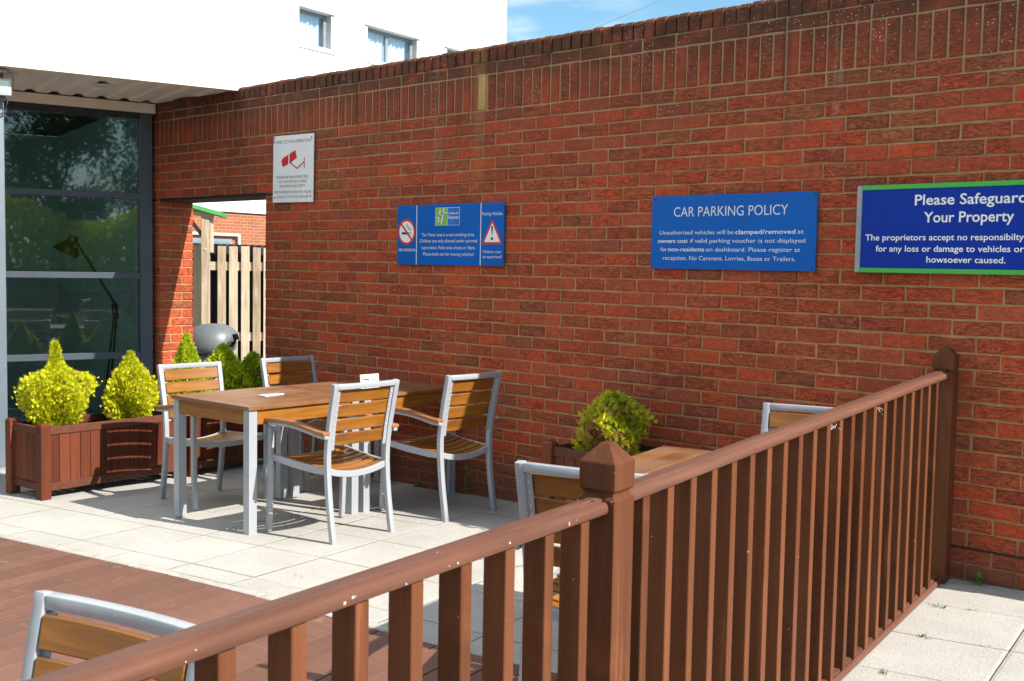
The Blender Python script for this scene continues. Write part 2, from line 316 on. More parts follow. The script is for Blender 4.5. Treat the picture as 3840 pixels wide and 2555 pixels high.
M['blk_sheet'] = m_plain('black_corrugated', (0.015, 0.016, 0.02), 0.5)
M['blue'] = m_plain('blue_sign_enamel', (0.0005, 0.112, 0.47), 0.4, spec=.18, var=0.04, sc=2.5)
M['navy'] = m_plain('navy_sign_enamel', (0.0005, 0.030, 0.32), 0.4, spec=.18, var=0.04, sc=2.5)
M['signgreen'] = m_plain('bright_green_trim', (0.055, 0.42, 0.055), 0.4, var=0.03)
M['signwhite'] = m_plain('white_letter_vinyl', (0.74, 0.76, 0.80), 0.5, var=0.01)
M['panelwhite'] = m_plain('white_sign_plastic', (0.84, 0.85, 0.83), 0.4, var=0.03, sc=4)
M['signred'] = m_plain('red_vinyl', (0.62, 0.018, 0.014), 0.5, var=0.03)
M['signtext'] = m_plain('faded_maroon_print', (0.25, 0.12, 0.11), 0.6, var=0.05)
M['signblack'] = m_plain('black_vinyl', (0.012, 0.013, 0.015), 0.5)
M['logogreen'] = m_plain('logo_green', (0.21, 0.47, 0.045), 0.4, var=0.12, sc=9)
M['logoblue'] = m_plain('logo_blue', (0.006, 0.16, 0.55), 0.4, var=0.2, sc=9)
M['grey_strip'] = m_plain('grey_sign_edge', (0.30, 0.33, 0.36), 0.45)
M['rust'] = m_plain('rusty_screw', (0.10, 0.045, 0.03), 0.8)
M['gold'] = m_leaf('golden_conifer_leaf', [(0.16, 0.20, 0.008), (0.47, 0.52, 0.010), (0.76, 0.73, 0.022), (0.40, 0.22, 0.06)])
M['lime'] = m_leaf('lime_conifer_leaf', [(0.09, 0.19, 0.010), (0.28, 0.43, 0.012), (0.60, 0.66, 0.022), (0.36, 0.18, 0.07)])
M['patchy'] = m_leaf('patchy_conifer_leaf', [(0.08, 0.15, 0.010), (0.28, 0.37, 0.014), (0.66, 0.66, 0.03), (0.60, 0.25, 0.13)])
M['tree'] = m_leaf('tree_leaf', [(0.02, 0.045, 0.010), (0.045, 0.085, 0.018), (0.09, 0.14, 0.025), (0.12, 0.09, 0.04)])
M['weed'] = m_leaf('weed_leaf', [(0.06, 0.20, 0.02), (0.11, 0.32, 0.035), (0.22, 0.46, 0.05), (0.34, 0.24, 0.08)])
M['bark'] = m_plain('bark', (0.11, 0.075, 0.05), 0.9, var=0.2, sc=20, bump=0.8)
M['cable'] = m_plain('cable_grey', (0.25, 0.26, 0.28), 0.6)
M['lamp_housing'] = m_plain('white_lamp_housing', (0.62, 0.63, 0.64), 0.4)
M['lamp_lens'] = m_plain('lamp_reflector', (0.62, 0.66, 0.58), 0.15, metal=0.5)
M['acrylic'] = m_plain('clear_acrylic', (0.72, 0.74, 0.78), 0.1)
M['droppings'] = m_plain('bird_droppings', (0.50, 0.41, 0.34), 0.9)
M['web'] = m_plain('cobweb', (0.5, 0.47, 0.45), 0.9)

# ------------------------------------------------------------------ mesh helpers
class MB:
    def __init__(s): s.v = []; s.f = []; s.mi = []; s.tone = []; s.ex = {}; s.uv = None
    def add(s, vs, fs, mi=0, tone=None):
        o = len(s.v); s.v += [tuple(x) for x in vs]; t = rnd.random() if tone is None else tone
        for f in fs: s.f.append(tuple(i+o for i in f)); s.mi.append(mi); s.tone.append(t)
    def box(s, c, d, rot=None, mi=0, tone=None):
        hx, hy, hz = d[0]/2, d[1]/2, d[2]/2
        vs = [Vector((x, y, z)) for x in (-hx, hx) for y in (-hy, hy) for z in (-hz, hz)]
        if rot is not None: vs = [rot @ x for x in vs]
        c = Vector(c); s.add([x+c for x in vs], [(0, 1, 3, 2), (4, 6, 7, 5), (0, 4, 5, 1), (2, 3, 7, 6), (0, 2, 6, 4), (1, 5, 7, 3)], mi, tone)
    def bb(s, x0, x1, y0, y1, z0, z1, mi=0, tone=None): s.box(((x0+x1)/2, (y0+y1)/2, (z0+z1)/2), (abs(x1-x0), abs(y1-y0), abs(z1-z0)), None, mi, tone)
    def sweep(s, path, prof, side=None, mi=0, tone=None, closed_prof=True, caps=True, scales=None):
        """path: points; prof: (a along side, b along normal); side: reference side vector"""
        P = [Vector(p) for p in path]; n = len(P); rings = []
        for i, p in enumerate(P):
            d1 = (P[i]-P[i-1]).normalized() if i else (P[1]-P[0]).normalized()
            d2 = (P[i+1]-P[i]).normalized() if i < n-1 else d1
            t = (d1+d2).normalized(); cosb = max(0.35, t.dot(d1))
            sd = Vector(side) if side is not None else (Vector((0, 0, 1)) if abs(t.z) < 0.9 else Vector((1, 0, 0)))
            b = t.cross(sd).normalized(); a = b.cross(t).normalized()
            # widen at corners in the bend plane
            bend = (d2-d1); k = 1/cosb
            sc = scales[i] if scales else 1.0
            ring = []
            for (pa, pb) in prof:
                off = a*pa*sc+b*pb*sc
                if bend.length > 1e-6:
                    bn = bend.normalized(); off = off+bn*(off.dot(bn))*(k-1)
                ring.append(p+off)
            rings.append(ring)
        m = len(prof); vs = [q for r in rings for q in r]; fs = []
        for i in range(n-1):
            for j in range(m):
                k = (j+1) % m; fs.append((i*m+j, i*m+k, (i+1)*m+k, (i+1)*m+j))
        if caps: fs.append(tuple(range(m-1, -1, -1))); fs.append(tuple((n-1)*m+j for j in range(m)))
        s.add(vs, fs, mi, tone)
    def tube(s, path, r, n=8, mi=0, tone=None, scales=None):
        s.sweep(path, [(r*math.cos(2*math.pi*i/n), r*math.sin(2*math.pi*i/n)) for i in range(n)], None, mi, tone, scales=scales)
    def lathe(s, prof, n=20, c=(0, 0, 0), rot=None, mi=0, tone=None):
        vs = []; c = Vector(c)
        for (r, z) in prof:
            for i in range(n):
                a = 2*math.pi*i/n; q = Vector((r*math.cos(a), r*math.sin(a), z)); q = rot @ q if rot is not None else q; vs.append(q+c)
        fs = [(i*n+j, i*n+(j+1) % n, (i+1)*n+(j+1) % n, (i+1)*n+j) for i in range(len(prof)-1) for j in range(n)]
        fs += [tuple(range(n-1, -1, -1)), tuple((len(prof)-1)*n+j for j in range(n))]
        s.add(vs, fs, mi, tone)
    def build(s, name, mats, parent=None, bevel=0, seg=1, smooth=False):
        me = bpy.data.meshes.new(name); me.from_pydata(s.v, [], s.f)
        for m in (mats if isinstance(mats, (list, tuple)) else [mats]): me.materials.append(m)
        me.polygons.foreach_set('material_index', s.mi)
        at = me.attributes.new('tone', 'FLOAT', 'FACE'); at.data.foreach_set('value', s.tone)
        for k, (dom, ty, vals) in s.ex.items():
            a = me.attributes.new(k, ty, dom)
            a.data.foreach_set('value' if ty == 'FLOAT' else 'color', vals)
        if bevel or not s.ex:
            bm = bmesh.new(); bm.from_mesh(me)
            bmesh.ops.recalc_face_normals(bm, faces=bm.faces)
            if bevel:
                es = [e for e in bm.edges if len(e.link_faces) == 2 and e.calc_face_angle(0) > 0.5]
                bmesh.ops.bevel(bm, geom=es, offset=bevel, segments=seg, affect='EDGES', profile=0.5, clamp_overlap=True)
            bm.to_mesh(me); bm.free()
        if smooth:
            me.polygons.foreach_set('use_smooth', [True]*len(me.polygons))
            if smooth != 'all': me.set_sharp_from_angle(angle=R(38))
        me.update(); o = bpy.data.objects.new(name, me); col.objects.link(o)
        if parent is not None: o.parent = parent
        return o

def tag(o, label=None, cat=None, group=None, kind=None):
    if label: o['label'] = label
    if cat: o['category'] = cat
    if group: o['group'] = group
    if kind: o['kind'] = kind
    return o
def empty(name, loc, rz=0, label=None, cat=None, group=None):
    o = bpy.data.objects.new(name, None); o.empty_display_size = 0.1; o.location = loc; o.rotation_euler = (0, 0, rz)
    col.objects.link(o); return tag(o, label, cat, group)
def copy_tree(o, parent=None):
    c = o.copy(); col.objects.link(c)
    if parent is not None: c.parent = parent
    for ch in list(o.children): copy_tree(ch, c)
    return c
def sstep(a, b, x):
    t = max(0, min(1, (x-a)/(b-a))); return t*t*(3-2*t)
def gz(x, y=0.0):
    xx = max(-9.0, min(1.5, x)); yy = max(-7.0, min(0.3, y))
    return 0.027*(xx-0.5)+0.022*yy*sstep(-2.5, -0.5, x)
def rotz(a): return Matrix.Rotation(a, 3, 'Z')

# ------------------------------------------------------------------ ground
def sheet(name, mat, xs, ys, dz, kind='structure'):
    mb = MB(); vs = [(x, y, gz(x, y)+dz) for x in xs for y in ys]; n = len(ys)
    mb.add(vs, [(i*n+j, (i+1)*n+j, (i+1)*n+j+1, i*n+j+1) for i in range(len(xs)-1) for j in range(n-1)])
    return tag(mb.build(name, mat, smooth='all'), kind=kind)
far = [-400, -120, -50, -25, -15]
sheet('ground', M['asphalt'], far+[-12, -9, -7, -6, -5, -4, -3, -2, -1.5, -1, -.5, 0, .5, 1, 1.5, 2, 3, 5, 9, 20, 60, 200, 400], far+[-10, -8, -7, -6, -5, -4, -3, -2, -1, 0, .3, 1, 3, 8, 20, 60, 200, 400], -0.055)
PA = R(8.0); PD = Vector((math.cos(PA), math.sin(PA))); PN = Vector((-math.sin(PA), math.cos(PA)))   # slab axes
ORG = Vector((0.857, -1.157)); ROW0 = (Vector((0.377, -0.888))-ORG).dot(PN)
KO = Vector((-2.0, -2.285)); KV = (KO-ORG).dot(PN)                # kerb line, in slab coordinates
def sxy(a, b): return ORG+PD*a+PN*b
def paving():
    mb = MB(); edge = []
    S = 0.45; G = 0.0019
    def slab(a0, a1, b0, b1):
        t = rnd.random(); n0 = len(mb.f); dzz = rnd.uniform(-.0006, .0006)
        aa = [a0+G, a0+.016, (a0+a1)/2, a1-.016, a1-G]; b_ = [b0+G, b0+min(.016, (b1-b0)*.3), (b0+b1)/2, b1-min(.016, (b1-b0)*.3), b1-G]
        vs = []
        for i, a in enumerate(aa):
            for j, b in enumerate(b_):
                p = sxy(a+rnd.uniform(-.001, .001), b+rnd.uniform(-.001, .001)); rim = i in (0, 4) or j in (0, 4)
                vs.append((p.x, p.y, gz(p.x, p.y)+dzz-(0.002 if rim else 0)))
        fs = [(i*5+j, (i+1)*5+j, (i+1)*5+j+1, i*5+j+1) for i in range(4) for j in range(4)]
        mb.add(vs, fs, 0, t)
        for i in range(4):
            for j in range(4): edge.append(1.0 if i in (0, 3) or j in (0, 3) else 0.0)
    for r in range(-22, 6):
        b1 = ROW0+r*S; b0 = b1-S
        for c in range(-18, 8):
            a0 = c*S; a1 = a0+S; mid = sxy((a0+a1)/2, (b0+b1)/2)
            railx = 0.235-0.1361*(mid.y+0.075)
            if mid.y > 0.2 or mid.x < -7.3 or mid.y < -7: continue
            if mid.x < railx+0.15:
                if b1 <= KV+0.05: continue
                slab(a0, a1, max(b0, KV), b1)
            else: slab(a0, a1, b0, b1)
    mb.ex['edge'] = ('FACE', 'FLOAT', edge)
    tag(mb.build('paving', M['paving']), kind='structure')
    jb = MB(); xs = [-7.6+.4*i for i in range(30)]; ys = [-7.4+.4*i for i in range(20)]
    vs = [(x, y, gz(x, y)-0.012) for x in xs for y in ys]; n = len(ys)
    jb.add(vs, [(i*n+j, (i+1)*n+j, (i+1)*n+j+1, i*n+j+1) for i in range(len(xs)-1) for j in range(n-1)])
    tag(jb.build('paving_bed', M['joint'], smooth='all'), kind='structure')
    kb = MB()
    a = -6.5
    while a < -1.1:
        b = a+0.9
        p = [sxy(a+.003, KV-.003), sxy(b-.003, KV-.003), sxy(b-.003, KV-.058), sxy(a+.003, KV-.058)]
        z = [gz(q.x, q.y)+.004 for q in p]
        kb.add([(q.x, q.y, h) for q, h in zip(p, z)]+[(q.x, q.y, h-.05) for q, h in zip(p, z)], [(0, 3, 2, 1), (0, 1, 5, 4), (1, 2, 6, 5), (2, 3, 7, 6), (3, 0, 4, 7)])
        a = b
    tag(kb.build('kerb', M['kerb'], bevel=.004), kind='structure')
paving()
def deck():
    mb = MB(); DA = R(100); d = Vector((math.cos(DA), math.sin(DA))); n = Vector((math.sin(DA), -math.cos(DA)))
    x = -7.6
    while x < 0.25:
        # board starts at kerb line and runs towards the camera
        for k in (0,):
            e = KO+PD*((x-KO.x)/PD.x)-PN*0.064
            st = e+n*0.0; L_ = 4.6
            j = rnd.uniform(-.006, .002)
            lim = None
            segs = 1; pts = []
            for i in range(segs+1):
                q = st-d*(L_*i/segs-j); pts.append(q)
            vs = []
            for q in pts:
                for wdt, dz in ((.009, -.03), (.009, -.003), (.003, -.003), (.003, .002), (.1418, .002), (.1418, -.003), (.1355, -.003), (.1355, -.03)):
                    p = q+n*wdt; vs.append((p.x, p.y, gz(p.x, p.y)+dz))
            fs = [(i*8+jj, i*8+jj+1, (i+1)*8+jj+1, (i+1)*8+jj) for i in range(segs) for jj in range(7)]+[(0, 1, 2, 3), (0, 3, 4, 7), (4, 5, 6, 7)]
            mb.add(vs, fs)
        x += 0.1455
    tag(mb.build('deck', M['deck']), kind='structure')
deck()

# ------------------------------------------------------------------ brick wall
def brick_wall():
    root = empty('brick_wall', (-2.5, 0.17, 0), 0, 'long red brick wall with soldier course and brick coping beside the patio', 'wall')
    mb = MB(); ck = []
    def brick(org, du, dn, u0, u1, z0, z1, tone=None, rough=0.0023, proud=0.0):
        """face in plane org + du*u + z, outward normal dn"""
        t = rnd.random() if tone is None else tone
        J = lambda k=rough: rnd.uniform(-k, k)
        d = proud+rnd.uniform(-.0012, .0022); e = 0.0045
        org = Vector(org); du = Vector(du); dn = Vector(dn)
        um = (u0+u1)/2+J(.01)
        out = [(u0, z0), (um, z0+J()), (u1, z0), (u1, z1), (um, z1+J()), (u0, z1)]
        out = [(a+J(), b+J()) for a, b in out]
        inn = [(a+(e if k in (0, 5) else (-e if k in (2, 3) else 0)), b+(e if k < 3 else -e)) for k, (a, b) in enumerate(out)]
        P = lambda a, b, q: org+du*a+Vector((0, 0, b))+dn*q
        vs = [P(a, b, -.03) for a, b in out]+[P(a, b, d-.0035) for a, b in out]+[P(a, b, d+J(.0012)) for a, b in inn]
        fs = []
        for k in range(6): fs += [(k, (k+1) % 6, 6+(k+1) % 6, 6+k), (6+k, 6+(k+1) % 6, 12+(k+1) % 6, 12+k)]
        fs += [(12, 13, 16, 17), (13, 14, 15, 16)]
        mb.add(vs, fs, 0, t)
        loc = [((a-u0)/(u1-u0), (b-z0)/(z1-z0)) for a, b in out]+[((a-u0)/(u1-u0), (b-z0)/(z1-z0)) for a, b in out]+[((a-u0)/(u1-u0), (b-z0)/(z1-z0)) for a, b in inn]
        for f in fs:
            for i in f: ck.extend((min(1, max(0, loc[i][0])), min(1, max(0, loc[i][1])), t, 1.0))
    F = ((0, 0, 0), (1, 0, 0), (0, -1, 0))
    g = 0.0050
    XL, XO0, XO1, XE = -6.93, -6.76, -5.175, 1.3
    def tone_for(z): return min(1, rnd.random()**1.0*(1.0 if z < 2.0 else 1.08))
    for k in range(1, 36):
        z1 = 2.4-.075*(k-1); z0 = z1-.075
        off = 0.0 if k % 2 else .1125
        i = -31
        while i*.225 < 4.2:
            u0, u1 = i*.225+off, i*.225+off+.225
            spans = [(u0, u1)]
            if z1 <= 1.96:
                if u1 <= XO0 or u0 >= XO1: pass
                else:
                    spans = []
                    if u0 < XO0: spans.append((u0, XO0))
                    if u1 > XO1: spans.append((XO1, u1))
            for (a, b) in spans:
                a = max(a, XL)
                if a > XE-.01 and z0 > .66: continue
                if z0 > .66: b = min(b, XE)
                if b-a < .03 or (k == 1 and False): continue
                zt = z1-g-(0.0 if not (abs(z1-1.95) < .01 and a < -4.95) else .022)
                ttt = tone_for(z1) if z0 > .15 else 0.55+.45*rnd.random()
                brick(*F, a+g, b-g, z0+g, zt, ttt)
            i += 1
    # soldier course, stretcher course, coping on edge
    n = int((XE-XL)/.075)
    for i in range(-93, 18):
        u0 = i*.075
        if u0 < XL-.01 or u0+.075 > XE+.01: continue
        if abs(u0+.0375-(-2.83)) < .03: continue              # one soldier replaced by a strip of mortar
        brick(*F, u0+g, u0+.07, 2.4+g, 2.625-g, min(1, .15+.85*rnd.random()), .0014)
    i = -31
    while i*.225 < XE:
        a, b = max(i*.225, XL), min(i*.225+.225, XE)
        if b-a > .03: brick(*F, a+g, b-g, 2.625+g, 2.70-g, .3+.7*rnd.random())
        if a < -6.25 and b-a > .03: brick(*F, a+g, b-g+.05, 2.70+g, 2.79, rnd.random())
        i += 1
    wall = None
    cp = MB
    for i in range(-83, 18):
        u0 = i*.075+.012
        if u0+.075 > XE+.02: continue
        h = 2.807+rnd.uniform(-.003, .004); t = .35+.65*rnd.random(); a0, a1 = u0+.004+rnd.uniform(-.002, .002), u0+.069+rnd.uniform(-.003, .003); yo = rnd.uniform(-.006, .003)
        # coping brick with rounded front arris, full depth
        prof = [(yo, 2.703), (yo-.001, h-.022), (yo+.006, h-.007), (yo+.02, h), (.33, h-.004), (.33, 2.703)]
        m = len(prof); vs = [(a, y, z) for a, q in ((a0, .004), (a0+.005, 0), (a1-.005, 0), (a1, .004)) for (y, z) in [(y+q, z-q) for y, z in prof]]
        fs = [(r_*m+j, r_*m+(j+1) % m, (r_+1)*m+(j+1) % m, (r_+1)*m+j) for r_ in range(3) for j in range(m)]+[tuple(range(m)), tuple(3*m+j for j in range(m-1, -1, -1))]
        mb.add(vs, fs, 0, t)
        for f in fs:
            for q in f: ck.extend((((q//m)/3.0), min(1, max(0, (vs[q][2]-2.7)/.11)), t, 1.0))
    # left jamb of the opening, turned face
    for k in range(6, 36):
        z1 = 2.4-.075*(k-1); z0 = z1-.075
        if z1 > 1.96: continue
        cuts = [0, .1125, .338] if k % 2 else [0, .225, .338]
        for a, b in zip(cuts[:-1], cuts[1:]):
            brick((XO0, .002, 0), (0, 1, 0), (1, 0, 0), a+(g if a else .001), b-g, z0+g, z1-g)
    mb.ex['bk'] = ('CORNER', 'FLOAT_COLOR', ck)
    mb.build('brick_face', M['brick'], root).matrix_parent_inverse = Matrix.Translation((2.5, -.17, 0))
    c = MB(); y0 = .0042; y1 = .33
    c.bb(XL, XE-.004, y0, y1, 1.952, 2.703)
    c.bb(-6.2, XE-.006, .012, .322, 2.7035, 2.796)
    c.bb(XO1+.006, XE-.004, y0, y1, -.4, 1.950)
    c.bb(XL, XO0-.006, y0, y1, -.4, 1.950)
    c.bb(XE-.004, 4.2, y0, y1, -.4, .67)
    sm = MB(); sm.bb(-2.864, -2.793, .0012, .02, 2.408, 2.67); o = sm.build('mortar_patch', M['ochre'], root, bevel=.001); o.matrix_parent_inverse = Matrix.Translation((2.5, -.17, 0))
    o = c.build('mortar_bed', M['mortar'], root); o.matrix_parent_inverse = Matrix.Translation((2.5, -.17, 0))
    l = MB(); l.bb(-6.93, -4.95, .003, .34, 1.928, 1.9465)
    o = l.build('steel_lintel', M['dark_void'], root); o.matrix_parent_inverse = Matrix.Translation((2.5, -.17, 0))
    dp = MB(); dp.bb(-2.2, 4.2, -.0015, .02, 2.4-.075*30-.004, 2.4-.075*30+.003)
    o = dp.build('damp_course', M['dark_void'], root); o.matrix_parent_inverse = Matrix.Translation((2.5, -.17, 0))
brick_wall()

# ------------------------------------------------------------------ hotel front with glazing (axes: fd along, fn out)
FA = R(76); fd = Vector((math.cos(FA), math.sin(FA), 0)); fn = Vector((math.sin(FA), -math.cos(FA), 0)); FM = Matrix((fd, fn, (0, 0, 1))).transposed()
def hotel():
    O = Vector((-6.85, -.012, 0))
    root = empty('hotel_building', O, FA, 'white rendered hotel front overhanging a dark framed glazed wall', 'building')
    # local: x along fd (towards brick wall), y = -fn?  rotation FA maps +x to fd, +y to -fn  -> outwards is -y
    W = 6.0
    gi = MB(); rails = [(0.0, 0.0)]
    zb = -.2
    # frame: right jamb, head, transoms, left mullion beyond column
    gi.bb(-.118, -.014, -.045, .05, zb, 2.69, 0)
    gi.bb(-.046, -.008, -.012, .06, zb, 2.69, 0)
    for zc in (1.9625, 1.270, .570): gi.bb(-1.75, -.119, -.04, .05, zc-.0265, zc+.0265, 0)
    gi.bb(-1.82, -1.751, -.04, .05, zb, 2.69, 0); gi.bb(-1.75, -.119, -.04, .05, zb, zb+.12, 0)
    for k in range(1, 4): gi.bb(-1.751-1.6*k-.06, -1.751-1.6*k, -.04, .05, zb, 2.69, 0)
    for k in range(3):
        for zc in (1.9625, 1.270, .570): gi.bb(-1.82-1.6*k-1.53, -1.82-1.6*k, -.04, .05, zc-.0265, zc+.0265, 0)
    gi.build('glazing_frame', M['frame'], root, bevel=.003)
    hd = MB(); hd.bb(-W, -.119, -.046, .05, 2.645, 2.689); hd.build('frame_head', M['frame_top'], root)
    for (a, b) in ((zb+.12, .5435), (.5965, 1.2435), (1.2965, 1.936), (1.989, 2.645)):
        p = MB(); p.bb(-1.75, -.119, -.004, .004, a, b); p.build('window_pane', M['glass'], root)
    p = MB(); p.bb(-W, -1.821, -.004, .004, zb+.1, 2.645); p.build('window_pane', M['glass'], root)
    f = MB(); f.bb(-W, .012, -.062, .08, 2.690, 2.772); f.build('fascia_beam', M['soffit'], root, bevel=.003)
    # corrugated soffit: ribs run out from the glazing to the edge of the overhang, roughly along the brick wall
    s = MB(); pit_ = .19; x = -W; edge = -1.2648
    prof = [(0, 0), (.03, .020), (.07, .020), (.10, 0), (.19, 0)]
    pts = []
    while x < .6:
        for a, h in prof[:-1]: pts.append((x+a, h))
        x += pit_
    vs = []
    for a, h in pts: vs += [(a, -.03, 2.782+h), (a, edge+.06, 2.782+h)]
    sk_ = .0
    s.add(vs, [(2*i, 2*i+1, 2*i+3, 2*i+2) for i in range(len(pts)-1)], 0, .5)
    vv = s.v; s.v = [(x_-(-y_)*0.0, y_, z_) for x_, y_, z_ in vv]
    s.build('soffit', M['soffit'], root)
    e = MB(); e.bb(-W, .62, edge+.001, edge+.075, 2.778, 2.8); e.build('soffit_trim', M['soffit'], root)
    bk = MB(); bk.bb(-W, .6, edge+.08, 3.9, 2.83, 2.86); bk.build('ceiling_void', M['dark_void'], root)
    u = MB(); u.bb(-W-8, .62, edge, 4, 2.861, 10); u.bb(-W-8, .62, edge, edge+.06, 2.8005, 2.8605); u.build('upper_wall', M['white'], root)
    r = MB(); r.bb(-W, .1, 3.9, 4.0, -.3, 2.8295); r.bb(.0, .1, .15, 3.89, -.3, 2.8295); r.bb(-W, -.01, .1, 3.89, -.25, -.2); r.bb(-W-.1, -W, -.1, 3.89, -.3, 2.8295)
    r.build('room_interior', M['room'], root)
    d = MB(); c0 = Vector((-6.215, -.79, 0))-O; lx, ly = c0.dot(fd), -c0.dot(fn)
    d.lathe([(.055, 0), (.088, 0), (.09, -.006), (.078, -.012), (.056, -.010)], 28, (lx, ly, 2.781)); d.build('downlight', M['lamp_housing'], root, smooth=True)
    d2 = MB(); d2.lathe([(.001, 0), (.055, 0.001), (.055, -.004), (.001, -.003)], 28, (lx, ly, 2.779)); d2.build('downlight_glass', M['lamp_lens'], root)
    cc = Vector((-6.325, -1.652, 0))-O; cx, cyy = cc.dot(fd), -cc.dot(fn)
    c = MB(); c.bb(cx-.1, cx+.1, cyy-.1, cyy+.1, -.25, 2.775); c.bb(cx-.13, cx+.13, cyy-.13, cyy+.13, -.25, -.165)
    c.build('steel_column', M['column'], root, bevel=.012, seg=3, smooth=True)
hotel()
# floodlight on the column
def floodlight():
    root = empty('floodlight', (-6.25, -1.60, 2.65), R(76), 'white rectangular floodlight fixed high on the blue grey column', 'floodlight')
    C0 = Vector((-6.25, -1.60, 2.65))
    b = MB(); b.box((-.03, -.135, 0), (.19, .035, .125)); b.build('housing', M['lamp_housing'], root, bevel=.012, seg=3, smooth=True)
    l = MB(); l.box((-.03, -.1535, 0), (.158, .004, .094)); l.box((-.03, -.1565, .004), (.034, .003, .034), None, 1)
    l.build('lens', [M['lamp_lens'], M['logogreen']], root, bevel=.002)
    k = MB(); k.tube([(.0, -.10, -.02), (.045, -.09, -.10), (.035, -.075, -.17), (-.02, -.07, -.2)], .006); k.build('bracket', M['frame'], root)
    j = MB(); j.bb(-.10, .045, -.10, -.04, .112, .135); j.build('junction_box', M['lamp_housing'], root, bevel=.005)
    for s in (-.03, .02):
        q = MB(); q.lathe([(.012, 0), (.012, .004), (.006, .005)], 10, (s, -.101, .124), Matrix.Rotation(R(90), 3, 'X')); q.build('screw', M['screw'], j_parent(root))
    w_ = MB(); w_.tube([(.045, -.08, .122), (.075, -.085, .118), (.09, -.09, .06), (.085, -.1, .0), (.06, -.115, -.03)], .0045, 6); w_.build('flex', M['cable'], root)
def j_parent(root): return [c for c in root.children if c.name.startswith('junction_box')][-1]
floodlight()

# giant desk lamp standing in the room behind the glass
def desk_lamp():
    root = empty('floor_lamp', (-7.6, -.05, -.2), 0, 'tall black desk style lamp standing inside behind the glazing', 'lamp')
    B = Vector((-7.6, -.05, -.2))
    q = lambda x, y, z: tuple(Vector((x, y, z))-B)
    ax = Vector((.25, .37, .9)).normalized(); rm = ax.to_track_quat('Z', 'Y').to_matrix()
    h = MB(); c = Vector(q(-7.675, -.413, 1.46))
    h.lathe([(.002, .178), (.040, .176), (.046, .17), (.050, .105), (.060, .096), (.088, .075), (.110, .035), (.119, 0), (.115, 0), (.084, .068), (.04, .09), (.002, .092)], 28, c, rm)
    h.build('lamp_shade', M['black'], root, smooth=True)
    a = MB(); a.tube([q(-7.652, -.325, 1.575), q(-7.569, .009, .992)], .013, 8); a.tube([q(-7.652, -.335, 1.61), q(-7.652, -.325, 1.55)], .016, 8); a.build('upper_arm', M['black'], root)
    j = MB(); j.tube([q(-7.57, .0, 1.0), q(-7.568, .02, .86)], .028, 10); j.build('joint', M['black'], root)
    for dy in (0, .05):
        g = MB(); g.tube([q(-7.568, .0+dy*.5, .9), q(-7.59, -.1+dy, .0)], .011, 8); g.build('lower_arm', M['black'], root)
    b = MB(); b.lathe([(.17, 0), (.17, .02), (.16, .026), (.03, .03), (.028, .16), (.001, .165)], 28, q(-7.59, -.075, -.195)); b.build('base', M['black'], root, smooth=True)
desk_lamp()

